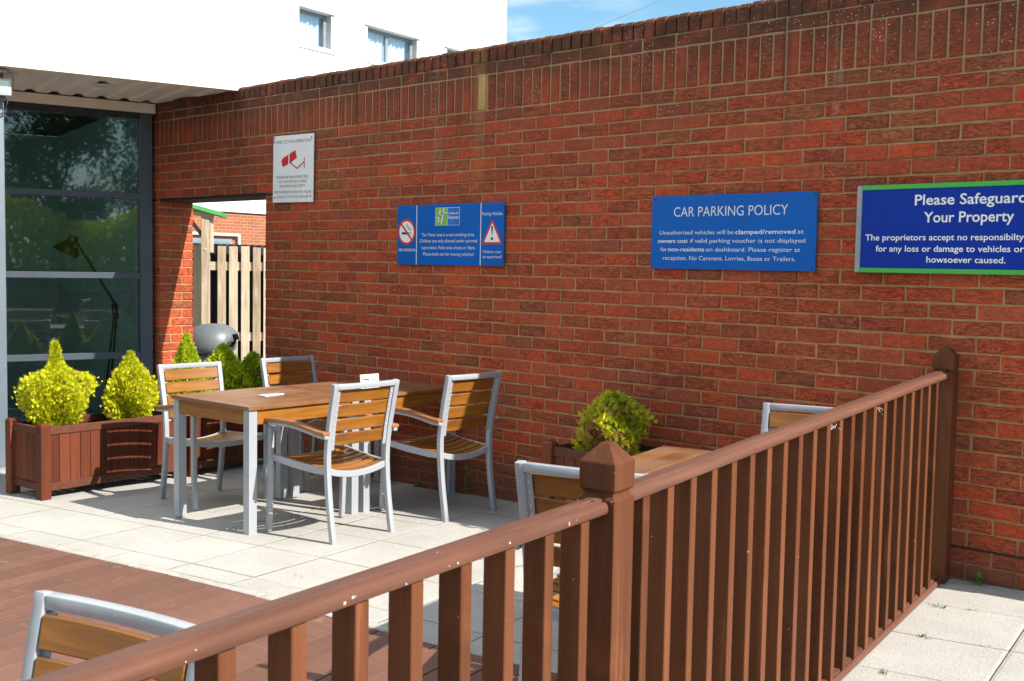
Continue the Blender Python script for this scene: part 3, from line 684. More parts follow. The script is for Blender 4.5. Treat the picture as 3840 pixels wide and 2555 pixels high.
# ------------------------------------------------------------------ far hotel wing behind the wall
def wing():
    a = R(97.9); O = Vector((-21.1, 10.3, 0)); root = empty('hotel_wing', O, a, 'tall white rendered hotel wing with small windows on a brick base', 'building')
    # local x runs away along the face, outward normal is -y
    w_ = MB()
    ops = [(2.125, 3.30, 7.05, 7.945), (4.725, 6.86, 7.05, 7.945), (8.27, 10.4, 7.05, 7.945)]
    xs = sorted({-8.0, 11.37}|{v for o_ in ops for v in o_[:2]})
    w_.bb(-8, 11.37, 0, 6, 7.945, 14); w_.bb(-8, 11.37, 0, 6, 2.61, 7.05)
    for i, (p, q) in enumerate(zip(xs[:-1], xs[1:])):
        if not any(abs(p-o_[0]) < 1e-6 for o_ in ops): w_.bb(p, q, 0, 6, 7.051, 7.944)
        else: w_.bb(p, q, .9, 6, 7.051, 7.944)
    w_.build('wall', M['white'], root)
    bs = MB(); bs.bb(-8, 11.3, .06, 5.9, -.6, 2.60); o = bs.build('brick_base', M['far_brick'], root)
    uv = o.data.uv_layers.new(name='UVMap')
    for lp in o.data.loops:
        v = o.data.vertices[lp.vertex_index].co; uv.data[lp.index].uv = (v.x, v.z)
    for k, (x0, x1, z0, z1) in enumerate(ops):
        f = MB(); t = .055; yy = .17
        f.bb(x0+.002, x0+t, yy, yy+.07, z0+.002, z1-.002); f.bb(x1-t-.06, x1-.002, yy, yy+.07, z0+.002, z1-.002)
        f.bb(x0+t, x1-t-.06, yy, yy+.07, z0+.002, z0+t); f.bb(x0+t, x1-t-.06, yy, yy+.07, z1-t-.03, z1-.002)
        if k: f.bb((x0+x1)/2-.13, (x0+x1)/2-.03, yy, yy+.07, z0+t, z1-t-.03)
        win = f.build('window', M['winframe'], root)
        p = MB(); p.bb(x0+t, x1-t-.06, yy+.03, yy+.04, z0+t, z1-t-.03); p.build('pane', M['winglass'], win)
        cu = MB(); n = int((x1-x0)/.012); vs = []
        top = lambda x_: z1-.34-.05*math.sin(x_*9)
        for i in range(n+1):
            x_ = x0+.08+(x1-x0-.22)*i/n; y_ = .33+.035*math.sin(x_*34)+.02*math.sin(x_*13+1); vs += [(x_, y_, z0+.03), (x_, y_, z1-.04)]
        cu.add(vs, [(2*i, 2*i+2, 2*i+3, 2*i+1) for i in range(n)], 0, .5); cu.build('curtain', M['curtain'], win, smooth='all')
        rv = MB(); rv.bb(x1-.0015, x1+.0, .012, .16, z0+.002, z1-.002); rv.bb(x0+.01, x1-.01, .6, .62, z0+.01, z1-.01); rv.build('reveal', M['reveal'], win)
        sl_ = MB(); sl_.bb(x0-.02, x1+.13, -.03, -.002, z0-.125, z0-.112); sl_.build('sill', M['reveal'], win); sl_ = MB(); sl_.bb(x0-.13*(k > 0), x1+.13, -.05, -.002, z1+.004, z1+.022); sl_.build('drip_trim', M['reveal'], win)
    dp = MB(); dp.tube([(-1.9, -.03, 2.05), (.11, -.03, 2.05), (.11, -.03, .0)], .035, 8); dp.build('white_pipe', M['lamp_housing'], root)
    lv = MB(); lv.bb(-1.6, -.1, -.02, .058, .6, 1.95); lv.build('window', M['winframe'], root)
    pn = MB(); pn.bb(-1.5, -.18, -.024, -.021, .7, 1.87); pn.build('pane', M['winglass'], lv and root.children[-1])
wing()
cb = MB(); cb.tube([(-20.6, 15.5, 5.5), (-16.772, 18.833, 7.917), (-15.514, 20.048, 8.675), (-11, 24.6, 11.3)], .011, 5)
tag(cb.build('overhead_cable', M['cable']), 'thin overhead cable crossing the blue sky above the wall', 'cable')

# ------------------------------------------------------------------ things seen through the opening
FD2 = Vector((.61566, .78801, 0)); FP0 = Vector((-8.67, 1.5, 0))
def picket_fence():
    root = empty('picket_fence', FP0, math.atan2(.788, .6157), 'pale weathered picket fence screen beyond the wall opening', 'fence')
    # local x along fence, outward (towards camera) = -y
    zt = lambda s: 1.590-.029*s
    s0 = .019-.284
    for k, (a, b) in enumerate([(-.53, -.44), (-.405, -.315), (-.265, -.175), (.0-.118, -.03), (.012, .108), (.271, .360), (.395, .487), (.525, .615), (.652, .735), (.767, .86), (.895, .985), (1.02, 1.11), (1.145, 1.235)]):
        p = MB(); p.bb(a, b, -.011, .011, -.22, zt(a)+rnd.uniform(-.006, .006)); p.build('picket', M['oldwood'], root, bevel=.002)
    for (z0, z1) in ((1.309, 1.405), (.53, .625)):
        r_ = MB(); r_.bb(-.6, 1.3, .0125, .05, z0, z1); r_.build('rail', M['oldwood_x'], root, bevel=.002)
    c = MB(); pts = []
    i = 0
    while -.6+i*.019 < 1.3: pts.append((-.6+i*.019, .075+.012*math.cos(i*math.pi/2), 0)); i += 1
    vs = []
    for x, y, _ in pts: vs += [(x, y, -.22), (x, y, 1.605-.012*x)]
    c.add(vs, [(2*i, 2*i+2, 2*i+3, 2*i+1) for i in range(len(pts)-1)], 0, .5); 
    c.build('corrugated_backing', M['blk_sheet'], root)
picket_fence()
def shelter():
    B = FP0-Vector((.788, -.6157, 0))*-.06
    root = empty('timber_shelter', B, math.atan2(.788, .6157), 'timber shelter post and green felt roof edge seen through the opening', 'shelter')
    p = MB(); p.bb(.112, .200, -.10, -.014, -.22, 1.90); p.build('post', M['oldwood'], root, bevel=.004)
    p2 = MB(); p2.bb(.2015, .236, -.085, -.014, 1.50, 1.90); p2.build('post_cheek', M['oldwood'], root, bevel=.004)
    b = MB(); b.box((-.02, -.06, 1.941), (.53, .085, .06), Matrix.Rotation(R(7.5), 3, 'Y')); b.build('beam', M['oldwood_x'], root, bevel=.003)
    r = MB(); r.box((-.1, .22, 2.03), (.88, .75, .048), Matrix.Rotation(R(14.5), 3, 'Y')); r.build('roof', M['green'], root, bevel=.004)
    k = MB(); k.sweep([(.11, -.05, 1.70), (-.12, -.05, 2.0)], [(-.03, -.02), (.03, -.02), (.03, .02), (-.03, .02)], (0, 1, 0)); k.build('brace', M['dark_void'], root)
    for s in (1.5,):
        q = MB(); q.lathe([(.014, 0), (.013, .006), (.002, .008)], 12, (.156, -.1, 1.535), Matrix.Rotation(R(90), 3, 'X')); q.build('bolt', M['screw'], root)
shelter()
def litter_bin():
    X0, Y0 = -7.43, .98; z0 = gz(X0, .3)
    root = empty('litter_bin', (X0, Y0, z0), R(42), 'grey plastic litter bin with domed hood behind the shrubs', 'bin')
    b = MB(); b.lathe([(.17, 0), (.18, .02), (.205, .60), (.205, .70), (.198, .705)], 32, (0, 0, 0)); b.build('body', M['bin'], root, smooth=True)
    # domed hood with a mouth cut on one side
    h = MB(); n = 40; rings = []
    prof = [(.205, .71), (.245, .735), (.258, .79), (.257, .84), (.235, .91), (.185, .965), (.11, .998), (.03, 1.006), (.001, 1.006)]
    vs = []; fs = []
    for (r, z) in prof:
        for i in range(n):
            a = 2*math.pi*i/n; vs.append((r*math.cos(a), r*math.sin(a), z))
    for k in range(len(prof)-1):
        for i in range(n):
            a = math.degrees(2*math.pi*(i+.5)/n); d = abs((a+180) % 360-180)
            if k in (0, 1, 2) and d < 46: continue
            if k == 3 and d < 30: continue
            fs.append((k*n+i, k*n+(i+1) % n, (k+1)*n+(i+1) % n, (k+1)*n+i))
    h.add(vs, fs); o = h.build('hood', M['bin'], root, smooth='all'); md = o.modifiers.new('thick', 'SOLIDIFY'); md.thickness = .008; md.offset = -1
    i_ = MB(); i_.lathe([(.19, .70), (.19, .712), (.001, .713)], 24); i_.lathe([(.17, .80), (.16, .86), (.1, .92), (.001, .94)], 24); i_.build('inner_liner', M['dark_void'], root)
    for a in (-104, -82):
        s = MB(); s.box((.207*math.cos(R(a)), .207*math.sin(R(a)), .665), (.006, .045, .008), rotz(R(a))); s.build('slot', M['dark_void'], root)
litter_bin()

# ------------------------------------------------------------------ signs
def text_mesh(mb, s, x0, x1, base, cap, bold=0.0, mi=0, depth=0.0006, y=0, sheet_=None):
    cu = bpy.data.curves.new('t', 'FONT'); cu.body = s; cu.offset = bold; cu.size = 1; cu.resolution_u = 3
    ob = bpy.data.objects.new('t', cu); col.objects.link(ob); bpy.context.view_layer.update()
    dg = bpy.context.evaluated_depsgraph_get(); me = bpy.data.meshes.new_from_object(ob.evaluated_get(dg))
    xs = [v.co.x for v in me.vertices]; a, b = min(xs), max(xs)
    ky = cap/0.70; kx = (x1-x0)/(b-a)
    mb.add([(x0+(v.co.x-a)*kx, y, base+v.co.y*ky) for v in me.vertices], [tuple(p.vertices) for p in me.polygons], mi, .5)
    bpy.data.objects.remove(ob); bpy.data.curves.remove(cu); bpy.data.meshes.remove(me)
class Letters:
    def __init__(s, root, mats): s.root, s.mats = root, mats
def line_mesh(t, *a, **k):
    m = MB(); text_mesh(m, *a, **k); m.build('text_line', t.mats, t.root)
def flat(mb, pts, y, mi=0):
    mb.add([(a, y, b) for a, b in pts], [tuple(range(len(pts)))], mi, .5)
def ring(mb, cx, cz, r0, r1, y, mi=0, n=48, sx=1):
    vs = []
    for i in range(n):
        a = 2*math.pi*i/n; c, s = math.cos(a), math.sin(a); vs += [(cx+r0*c*sx, y, cz+r0*s), (cx+r1*c*sx, y, cz+r1*s)]
    mb.add(vs, [(2*i, 2*i+1, (2*i+3) % (2*n), (2*i+2) % (2*n)) for i in range(n)], mi, .5)
def disc(mb, cx, cz, r, y, mi=0, n=40): flat(mb, [(cx+r*math.cos(2*math.pi*i/n), cz+r*math.sin(2*math.pi*i/n)) for i in range(n)], y, mi)
def stroke(mb, pts, w_, y, mi=0):
    for (a, b) in zip(pts[:-1], pts[1:]):
        d = Vector((b[0]-a[0], b[1]-a[1])); d.normalize(); n = Vector((-d.y, d.x))*w_/2; e = d*w_*.35
        flat(mb, [(a[0]-e.x+n.x, a[1]-e.y+n.y), (b[0]+e.x+n.x, b[1]+e.y+n.y), (b[0]+e.x-n.x, b[1]+e.y-n.y), (a[0]-e.x-n.x, a[1]-e.y-n.y)], y, mi)
def screws(root, pts, y, mat='rust'):
    for (a, b) in pts:
        s = MB(); s.lathe([(.007, 0), (.006, .002), (.001, .003)], 10, (a, y, b), Matrix.Rotation(R(90), 3, 'X')); s.build('screw', M[mat], root)
Y1 = -.0125
def no_smoking(mb, cx, cz, r, y, scale=1, mr=0, mw=1, mk=2):
    disc(mb, cx, cz, r*.97, y, mw); ring(mb, cx, cz, r*.82, r, y-.0004, mr)
    flat(mb, [(cx-.55*r, cz-.02*r), (cx+.28*r, cz-.02*r), (cx+.28*r, cz-.20*r), (cx-.55*r, cz-.20*r)], y-.0002, mk)
    for q in (.36, .47): flat(mb, [(cx+q*r, cz-.02*r), (cx+(q+.05)*r, cz-.02*r), (cx+(q+.05)*r, cz-.20*r), (cx+q*r, cz-.20*r)], y-.0002, mk)
    for o_ in (0, .16): stroke(mb, [(cx+(a+o_)*r, cz+b*r) for a, b in ((-.02, .62), (-.10, .5), (.0, .36), (.14, .34), (.2, .22), (.34, .2), (.42, .08))], .035*r, y-.0002, mk)
    d = Vector((.707, -.707))*.9*r; n = Vector((.707, .707))*.085*r
    flat(mb, [(cx-d.x+n.x, cz-d.y+n.y), (cx+d.x+n.x, cz+d.y+n.y), (cx+d.x-n.x, cz+d.y-n.y), (cx-d.x-n.x, cz-d.y-n.y)], y-.0006, mr)
def panel(root, x0, x1, z0, z1, mat, name='panel', y0=-.0115, y1=-.004, bevel=.0012):
    p = MB(); p.bb(x0, x1, y0, y1, z0, z1); return p.build(name, mat, root, bevel=bevel)
def patio_sign():
    root = empty('wall_sign', (-3.598, -.006, 1.410), R(0), 'wide blue patio notice with no smoking and warning symbols on the brick wall', 'sign', 'notices on the brick wall')
    W, H = 1.004, .403; panel(root, 0, W, 0, H, M['blue'])
    t = Letters(root, M['signwhite']); c = .0222; y = Y1-.0002
    for s, a, b, z in (("The 'Patio' area is a non smoking zone.", .2474, .7494, .191), ("Children are only allowed under parental", .228, .7709, .1503), ("supervision. Patio area closes at 10pm.", .2465, .7559, .1061), ("Please look out for moving vehicles!", .2649, .7407, .0633)):
        line_mesh(t, s, a, b, z, c, .0, y=y)
    line_mesh(t, "NO SMOKING", .0191, .187, .0908, .0182, .012, y=y)
    line_mesh(t, "Moving Vehicles", .8103, .9906, .3226, .021, .002, y=y); line_mesh(t, "Children must", .8248, .9832, .0825, .019, .0, y=y); line_mesh(t, "be supervised!", .8242, .9875, .0502, .019, .0, y=y)
    
    for x in (.197, .801):
        d = MB(); flat(d, [(x-.0035, .0005), (x+.0035, .0005), (x+.0035, H-.0005), (x-.0035, H-.0005)], y)
        d.build('divider', M['signwhite'], root)
    n = MB(); no_smoking(n, .0955, .2227, .0885, Y1-.0002); n.build('no_smoking_symbol', [M['signred'], M['panelwhite'], M['signblack']], root)
    wsg = MB(); A, B_, C_ = Vector((.902, .303)), Vector((.811, .138)), Vector((.997, .138)); G_ = (A+B_+C_)/3
    def tri(k, y, mi, rr):
        pts = []
        P_ = [A, B_, C_]
        for i, p in enumerate(P_):
            q = G_+(p-G_)*k; d0 = (G_+(P_[i-1]-G_)*k-q).normalized(); d1 = (G_+(P_[(i+1) % 3]-G_)*k-q).normalized()
            for s in range(5):
                u = s/4; pts.append(tuple((q+d0*rr*(1-u)**2+d1*rr*u**2)))
        flat(wsg, pts, y, mi)
    tri(1.0, Y1-.0002, 0, .02); tri(.74, Y1-.0005, 1, .006)
    flat(wsg, [(.894, .246), (.897, .2525), (.902, .2545), (.907, .2525), (.910, .246), (.9035, .193), (.9005, .193)], Y1-.0008, 2); disc(wsg, .902, .174, .010, Y1-.0008, 2)
    wsg.build('warning_symbol', [M['signred'], M['panelwhite'], M['signblack']], root)
    lg = MB(); flat(lg, [(.379, .263), (.6087, .263), (.6087, .380), (.379, .380)], Y1-.0002, 2)
    flat(lg, [(.3815, .2655), (.4915, .2655), (.4915, .3775), (.3815, .3775)], Y1-.0005, 0); flat(lg, [(.4955, .2655), (.606, .2655), (.606, .3775), (.4955, .3775)], Y1-.0005, 1)
    for dx, dy, mi, yy in ((.004, -.005, 3, Y1-.0007), (0, 0, 2, Y1-.001)):
        for st, w_ in (([(.425, .362), (.410, .287)], .0115), ([(.4605, .370), (.4375, .274)], .0125), ([(.395, .312), (.42, .327), (.445, .337), (.4895, .3445)], .0085)):
            stroke(lg, [(a+dx, b+dy) for a, b in st], w_, yy, mi)
    text_mesh(lg, "Holiday Inn", .5035, .5985, .3365, .013, .02, mi=2, y=Y1-.0009); text_mesh(lg, "Express", .5035, .5985, .3065, .0205, .012, mi=2, y=Y1-.0009)
    lg.build('logo', [M['logogreen'], M['logoblue'], M['signwhite'], M['green']], root)
    screws(root, [(.018, .02), (W-.02, .02), (W-.016, H-.018)], -.0116)
patio_sign()
def parking_sign():
    root = empty('wall_sign', (-1.466, -.006, 1.412), 0, 'blue car parking policy notice with white lettering on the brick wall', 'sign', 'notices on the brick wall')
    W, H = 1.004, .402; panel(root, 0, W, 0, H, M['blue'])
    t = Letters(root, M['signwhite']); y = Y1-.0002; c = .0225
    line_mesh(t, "CAR PARKING POLICY", .1486, .8441, .287, .0535, -.004, y=y)
    px = lambda v: .0573+(v-128)*.000994
    for z, parts in ((.1897, (("Unauthorised vehicles will be", 0, 128, 603), ("clamped/removed", 1, 613, 965), ("at", 0, 977, 1012))),
                     (.144, (("owners cost", 1, 117, 315), ("if valid parking voucher is not displayed", 0, 332, 1022))),
                     (.0975, (("for", 0, 137, 180), ("non-residents", 1, 188, 424), ("on dashboard. Please register at", 0, 434, 995))),
                     (.0503, (("reception. No Caravans, Lorries, Buses or Trailers.", 0, 155, 970),))):
        for s_, b_, p0, p1 in parts: line_mesh(t, s_, px(p0), px(p1), z, c, .016 if b_ else .0, y=y)

    screws(root, [(.014, .014), (W-.018, .014), (W-.016, H-.014), (.014, H-.014)], -.0116)
parking_sign()
def property_sign():
    root = empty('wall_sign', (-.217, -.006, 1.414), 0, 'navy property notice with bright green top and bottom trim on the brick wall', 'sign', 'notices on the brick wall')
    W, H = 1.0, .413; panel(root, 0, W, .0205, H-.0205, M['navy'], y0=-.030, y1=-.004)
    for a, b in ((H-.0202, H+.002), (-.002, .0202)): panel(root, 0, W, a, b, M['signgreen'], 'trim', -.034, -.003)
    for a, b in ((-.027, -.0003), (W+.0003, W+.027)): panel(root, a, b, -.002, H+.002, M['grey_strip'], 'end_cap', -.034, -.003, .003)
    t = Letters(root, M['panelwhite']); y = -.0312
    line_mesh(t, "Please Safeguard", .2595, .757, .316, .048, .014, y=y); line_mesh(t, "Your Property", .3047, .7085, .235, .048, .014, y=y)
    line_mesh(t, "The proprietors accept no responsibilty", .0231, .755, .152, .0285, .012, y=y); line_mesh(t, "for any loss or damage to vehicles or", .0772, .757, .099, .0285, .012, y=y); line_mesh(t, "howsoever caused.", .3252, .6808, .049, .0285, .012, y=y)
    
property_sign()
def cctv_sign():
    root = empty('wall_sign', (-5.050, -.006, 1.871), 0, 'white upright CCTV notice with red camera symbol above the wall opening corner', 'sign', 'notices on the brick wall')
    root.rotation_euler = (0, R(.8), 0)
    W, H = .506, .508; panel(root, 0, W, 0, H, M['panelwhite'])
    t = Letters(root, M['signtext']); y = Y1-.0002
    k = .0065
    line_mesh(t, "24HR CCTV IN OPERATION", .0296, .476, .4475, .0245, -.004, y=y)
    for s, a, b, z in (("IMAGES ARE BEING MONITORED", .0512, .4496, .182), ("FOR THE PURPOSE OF CRIME,", .0706, .4313, .1475), ("PREVENTION AND SAFETY.", .0912, .4129, .1135), ("FOR FURTHER INFORMATION, PLEASE", .0255, .4835, .068), ("CONTACT THE HOTEL MANAGER.", .0522, .4572, .0325)):
        line_mesh(t, s, a, b, z, .0205, -.006, y=y)
    
    c = MB()
    flat(c, [(.1218, .335), (.1982, .362), (.1955, .2907), (.147, .2736), (.136, .2789), (.128, .269), (.1176, .2789), (.1176, .298), (.1043, .3165), (.115, .322)], y)
    flat(c, [(.2129, .3689), (.2844, .3918), (.3027, .3333), (.2531, .3129), (.2276, .2949), (.2084, .29)], y)
    stroke(c, [(.2309, .2947), (.3078, .2546), (.3955, .3019)], .009, y-.0003); stroke(c, [(.3952, .3342), (.3959, .26)], .008, y-.0005)
    c.build('camera_symbol', M['signred'], root)
    screws(root, [(.025, .036), (W-.028, .045), (W-.026, H-.028)], -.0116)
    d = MB(); flat(d, [(.001, H-.002), (.02, H-.002), (.028, H-.02), (.016, H-.03), (.018, H-.055), (.008, H-.06), (.001, H-.05)], y); d.build('chipped_corner', M['grey_strip'], root)
cctv_sign()

# ------------------------------------------------------------------ chairs
def sq(w_, h): return [(-w_/2, -h/2), (w_/2, -h/2), (w_/2, h/2), (-w_/2, h/2)]
def chair():
    root = empty('patio_chair', (0, 0, 0), 0, 'x', 'chair', 'slatted aluminium chairs on the patio')
    al = M['alu']
    # rear post line in the (y,z) plane
    PO = [(-.252, 0), (-.236, .09), (-.218, .20), (-.205, .31), (-.199, .40), (-.199, .47), (-.205, .54), (-.220, .63), (-.243, .74), (-.265, .838), (-.2695, .8618)]
    def yat(z):
        for (y0, z0), (y1, z1) in zip(PO[:-1], PO[1:]):
            if z0 <= z <= z1: return y0+(y1-y0)*(z-z0)/(z1-z0)
        return PO[-1][0]
    xr = lambda z: .205+.007*max(0, (z-.36)/.5)
    for s in (-1, 1):
        l = MB(); l.sweep([(s*xr(z), y, z) for y, z in PO], sq(.031, .030), (1, 0, 0)); l.build('rear_leg', al, root, bevel=.004, seg=2, smooth=True)
        f = MB(); f.sweep([(s*.258, .252, 0), (s*.258, .240, .25), (s*.258, .236, .45), (s*.257, .238, .588)], sq(.029, .029), (1, 0, 0)); f.build('front_leg', al, root, bevel=.004, seg=2, smooth=True)
        a = MB(); pts = []
        for i in range(9):
            u = i/8; y = .252-.49*u; z = .5985+.020*math.sin(math.pi*min(1, u*1.05+.1))-.022*u; x = .2575-.016*u; pts.append((s*x, y, z))
        a.sweep(pts, sq(.026, .018), (1, 0, 0)); arm = a.build('arm_bar', al, root, bevel=.003, smooth=True)
        wd = MB(); pts2 = [(x, y, z+.0195) for x, y, z in [(pts[0][0], pts[0][1]+.022, pts[0][2]-.002)]+pts[:]]
        wd.sweep(pts2, sq(.048, .021), (1, 0, 0)); wd.build('armrest', M['teak_y'], root, bevel=.005, seg=2, smooth=True)
        r_ = MB(); r_.sweep([(s*.243, .228, .418), (s*.23, .05, .398), (s*.219, -.12, .388), (s*.205, -.19, .388)], sq(.020, .038), (1, 0, 0)); r_.build('side_rail', al, root, bevel=.003, smooth=True)
        st = MB(); st.sweep([(s*(xr(z)-.024), yat(z)-.004, z) for z in (.50, .62, .74, .825)], sq(.026, .004), (1, 0, 0))
        strip = st.build('slat_bracket', al, root)
        q = MB()
        for z in (.535, .565, .612, .642, .689, .719, .766, .796):
            q.lathe([(.005, 0), (.0045, .0025), (.001, .003)], 8, (s*(xr(z)-.026), yat(z)-.006, z), Matrix.Rotation(R(90), 3, 'X'))
        q.build('screws', M['screw'], strip)
    t = MB(); yt, zt = -.268, .846; n = 8
    t.sweep([(-.1975, yt, zt)]+[(.1975*(2*i/n-1), yt-.012*(1-(2*i/n-1)**2), zt) for i in range(n+1)][1:-1]+[(.1975, yt, zt)], sq(.0295, .0292), (0, 0, 1)); t.build('top_rail', al, root, bevel=.004, seg=2, smooth=True)
    # curved cross rails under the seat
    for nm, y, z, hw, sag in (('front_rail', .232, .416, .250, .022), ('rear_rail', -.196, .386, .196, .030)):
        c = MB(); c.sweep([(hw*(2*i/n-1), y, z-sag*(1-(2*i/n-1)**2)) for i in range(n+1)], sq(.034, .020), (0, 0, 1)); c.build(nm, al, root, bevel=.003, smooth=True)
    b = MB()
    for k in range(4):
        zc = .556+.0785*k; y0 = yat(zc)+.010; lean = (yat(zc+.03)-yat(zc-.03))/.06; hw = xr(zc)-.019
        pa = [(hw*(2*i/n-1), y0-.012*(1-(2*i/n-1)**2), zc) for i in range(n+1)]
        dz = Vector((0, lean, 1)).normalized()
        b.sweep(pa, sq(.067, .012), tuple(dz))
    b.build('backrest', M['teak'], root, bevel=.003, smooth=True)
    se = MB()
    for k in range(7):
        u = k/6; y = .196-.355*u; z = .427-.030*u; hw = .234-.030*u; sag = .022+.008*u
        se.sweep([(hw*(2*i/n-1), y, z-sag*(1-(2*i/n-1)**2)) for i in range(n+1)], sq(.010, .050), (0, 0, 1))
    se.build('seat', M['teak'], root, bevel=.003, smooth=True)
    return root
ch = chair()
CH = [(-2.672, -1.290, R(90), 'slatted chair before the joined tables, its back to the camera, nearest the white card', None),
      (-2.645, -.485, R(90), 'slatted chair at the tables nearest the brick wall, sun streak across its back', None),
      (-3.995, -1.235, R(-92), 'fully sunlit slatted chair between the tables and the planter of golden shrubs', None),
      (-4.025, -.425, R(-90), 'half shaded slatted chair behind the far table in the corner by the opening', None),
      (.003, -2.265, R(16), 'slatted chair seen from behind, partly hidden by the central railing post', None),
      (-.015, -.985, R(193), 'shaded slatted chair facing the railing, its top edge against the brick wall', None),
      (.345, -4.41, R(193), 'foreground slatted chair on the brown deck behind the near railing', None)]
for i, (x, y, a, lab, g_) in enumerate(CH):
    c = ch if i == 0 else copy_tree(ch)
    c.location = (x, y, gz(x, y)); c.rotation_euler = (0, 0, a); c['label'] = lab

# ------------------------------------------------------------------ tables
def table():
    root = empty('patio_table', (0, 0, 0), 0, 'x', 'table', 'wood topped patio tables')
    W, D, H = .765, .815, .722
    t = MB(); bw = .085; z0, z1 = H-.021, H
    t.bb(-W/2, W/2, -D/2, -D/2+bw-.0012, z0, z1, 1); t.bb(-W/2, W/2, D/2-bw+.0012, D/2, z0, z1, 1)
    n = 8; pw = W/n
    for i in range(n): t.bb(-W/2+i*pw+(.0007 if i else 0), -W/2+(i+1)*pw-(.0007 if i < n-1 else 0), -D/2+bw, D/2-bw, z0, z1-rnd.uniform(0, .0006), 0)
    t.build('tabletop', [M['top_y'], M['top_x']], root, bevel=.0012)
    for s in (-1, 1):
        a = MB(); a.bb(s*(W/2-.030)-.011, s*(W/2-.030)+.011, -D/2+.068, D/2-.068, H-.105, H-.0215); a.build('apron', M['apron'], root, bevel=.002)
        a = MB(); a.bb(-W/2+.068, W/2-.068, s*(D/2-.030)-.011, s*(D/2-.030)+.011, H-.105, H-.0215); a.build('apron', M['apron_x'], root, bevel=.002)
    for sx in (-1, 1):
        for sy_ in (-1, 1):
            # ribbed aluminium leg
            l = MB(); c = .052/2; pr = []
            for (ux, uy, vx, vy) in ((-1, -1, 1, 0), (1, -1, 0, 1), (1, 1, -1, 0), (-1, 1, 0, -1)):
                for q in (0, .2, .23, .27, .30, .48, .5, .52, .70, .73, .77, .8):
                    d = .0012 if q in (.23, .27, .5, .73, .77) else 0
                    x = ux*c+vx*q*2*c; y = uy*c+vy*q*2*c
                    nx, ny = (vy, -vx)
                    pr.append((x-nx*d, y-ny*d))
            vs = [(x, y, z) for z in (0, H-.0215) for x, y in pr]; m = len(pr)
            l.add([(x+sx*(W/2-.038), y+sy_*(D/2-.038), z) for x, y, z in vs], [(j, (j+1) % m, m+(j+1) % m, m+j) for j in range(m)]+[tuple(range(m-1, -1, -1)), tuple(range(m, 2*m))])
            l.build('leg', M['alu'], root)
    return root
tb = table()
TB = [(-3.312, -1.288, R(1.5), 'weathered wood topped table nearest the camera, joined end to end, white card lying on it'),
      (-3.318, -.462, R(1.0), 'weathered wood topped table pushed against the brick wall, no smoking card standing on it'),
      (.005, -1.645, R(11.5), 'wood topped table close behind the long railing in front of the conifer planter')]
for i, (x, y, a, lab) in enumerate(TB):
    t = tb if i == 0 else copy_tree(tb)
    t.location = (x, y, gz(x, y)); t.rotation_euler = (0, 0, a); t['label'] = lab
TZ = gz(-3.312, -1.288)+.7225
def table_cards():
    c = MB(); c.box((-3.291, -1.275, TZ+.004), (.062, .150, .007), rotz(R(8))); tag(c.build('card_holder', M['acrylic'], bevel=.001), 'flat white card holder lying on the nearer table', 'card holder')
    root = empty('table_sign', (-3.06, -.705, gz(-3.318)+.7225), R(91), 'small upright no smoking card on the table by the wall', 'sign')
    p = MB(); p.box((0, .004, .055), (.150, .003, .112), Matrix.Rotation(R(-8), 3, 'X')); p.bb(-.075, .075, -.012, .04, 0, .003); p.build('holder', M['acrylic'], root)
    rot = Matrix.Rotation(R(-8), 4, 'X')
    t = MB(); text_mesh(t, "Please", -.058, -.003, .077, .011, .03, 0, y=0); text_mesh(t, "NO", -.06, -.028, .052, .015, .02, 1, y=0); text_mesh(t, "SMOKING", -.045, .062, .029, .014, .02, 1, y=0)
    no_smoking(t, .036, .078, .023, 0, mr=1, mw=2, mk=0)
    o = t.build('lettering', [M['signblack'], M['signred'], M['panelwhite']], root); o.matrix_local = Matrix.Translation((0, -.0064, .0)) @ rot @ Matrix.Translation((0, -.0005, 0))
table_cards()

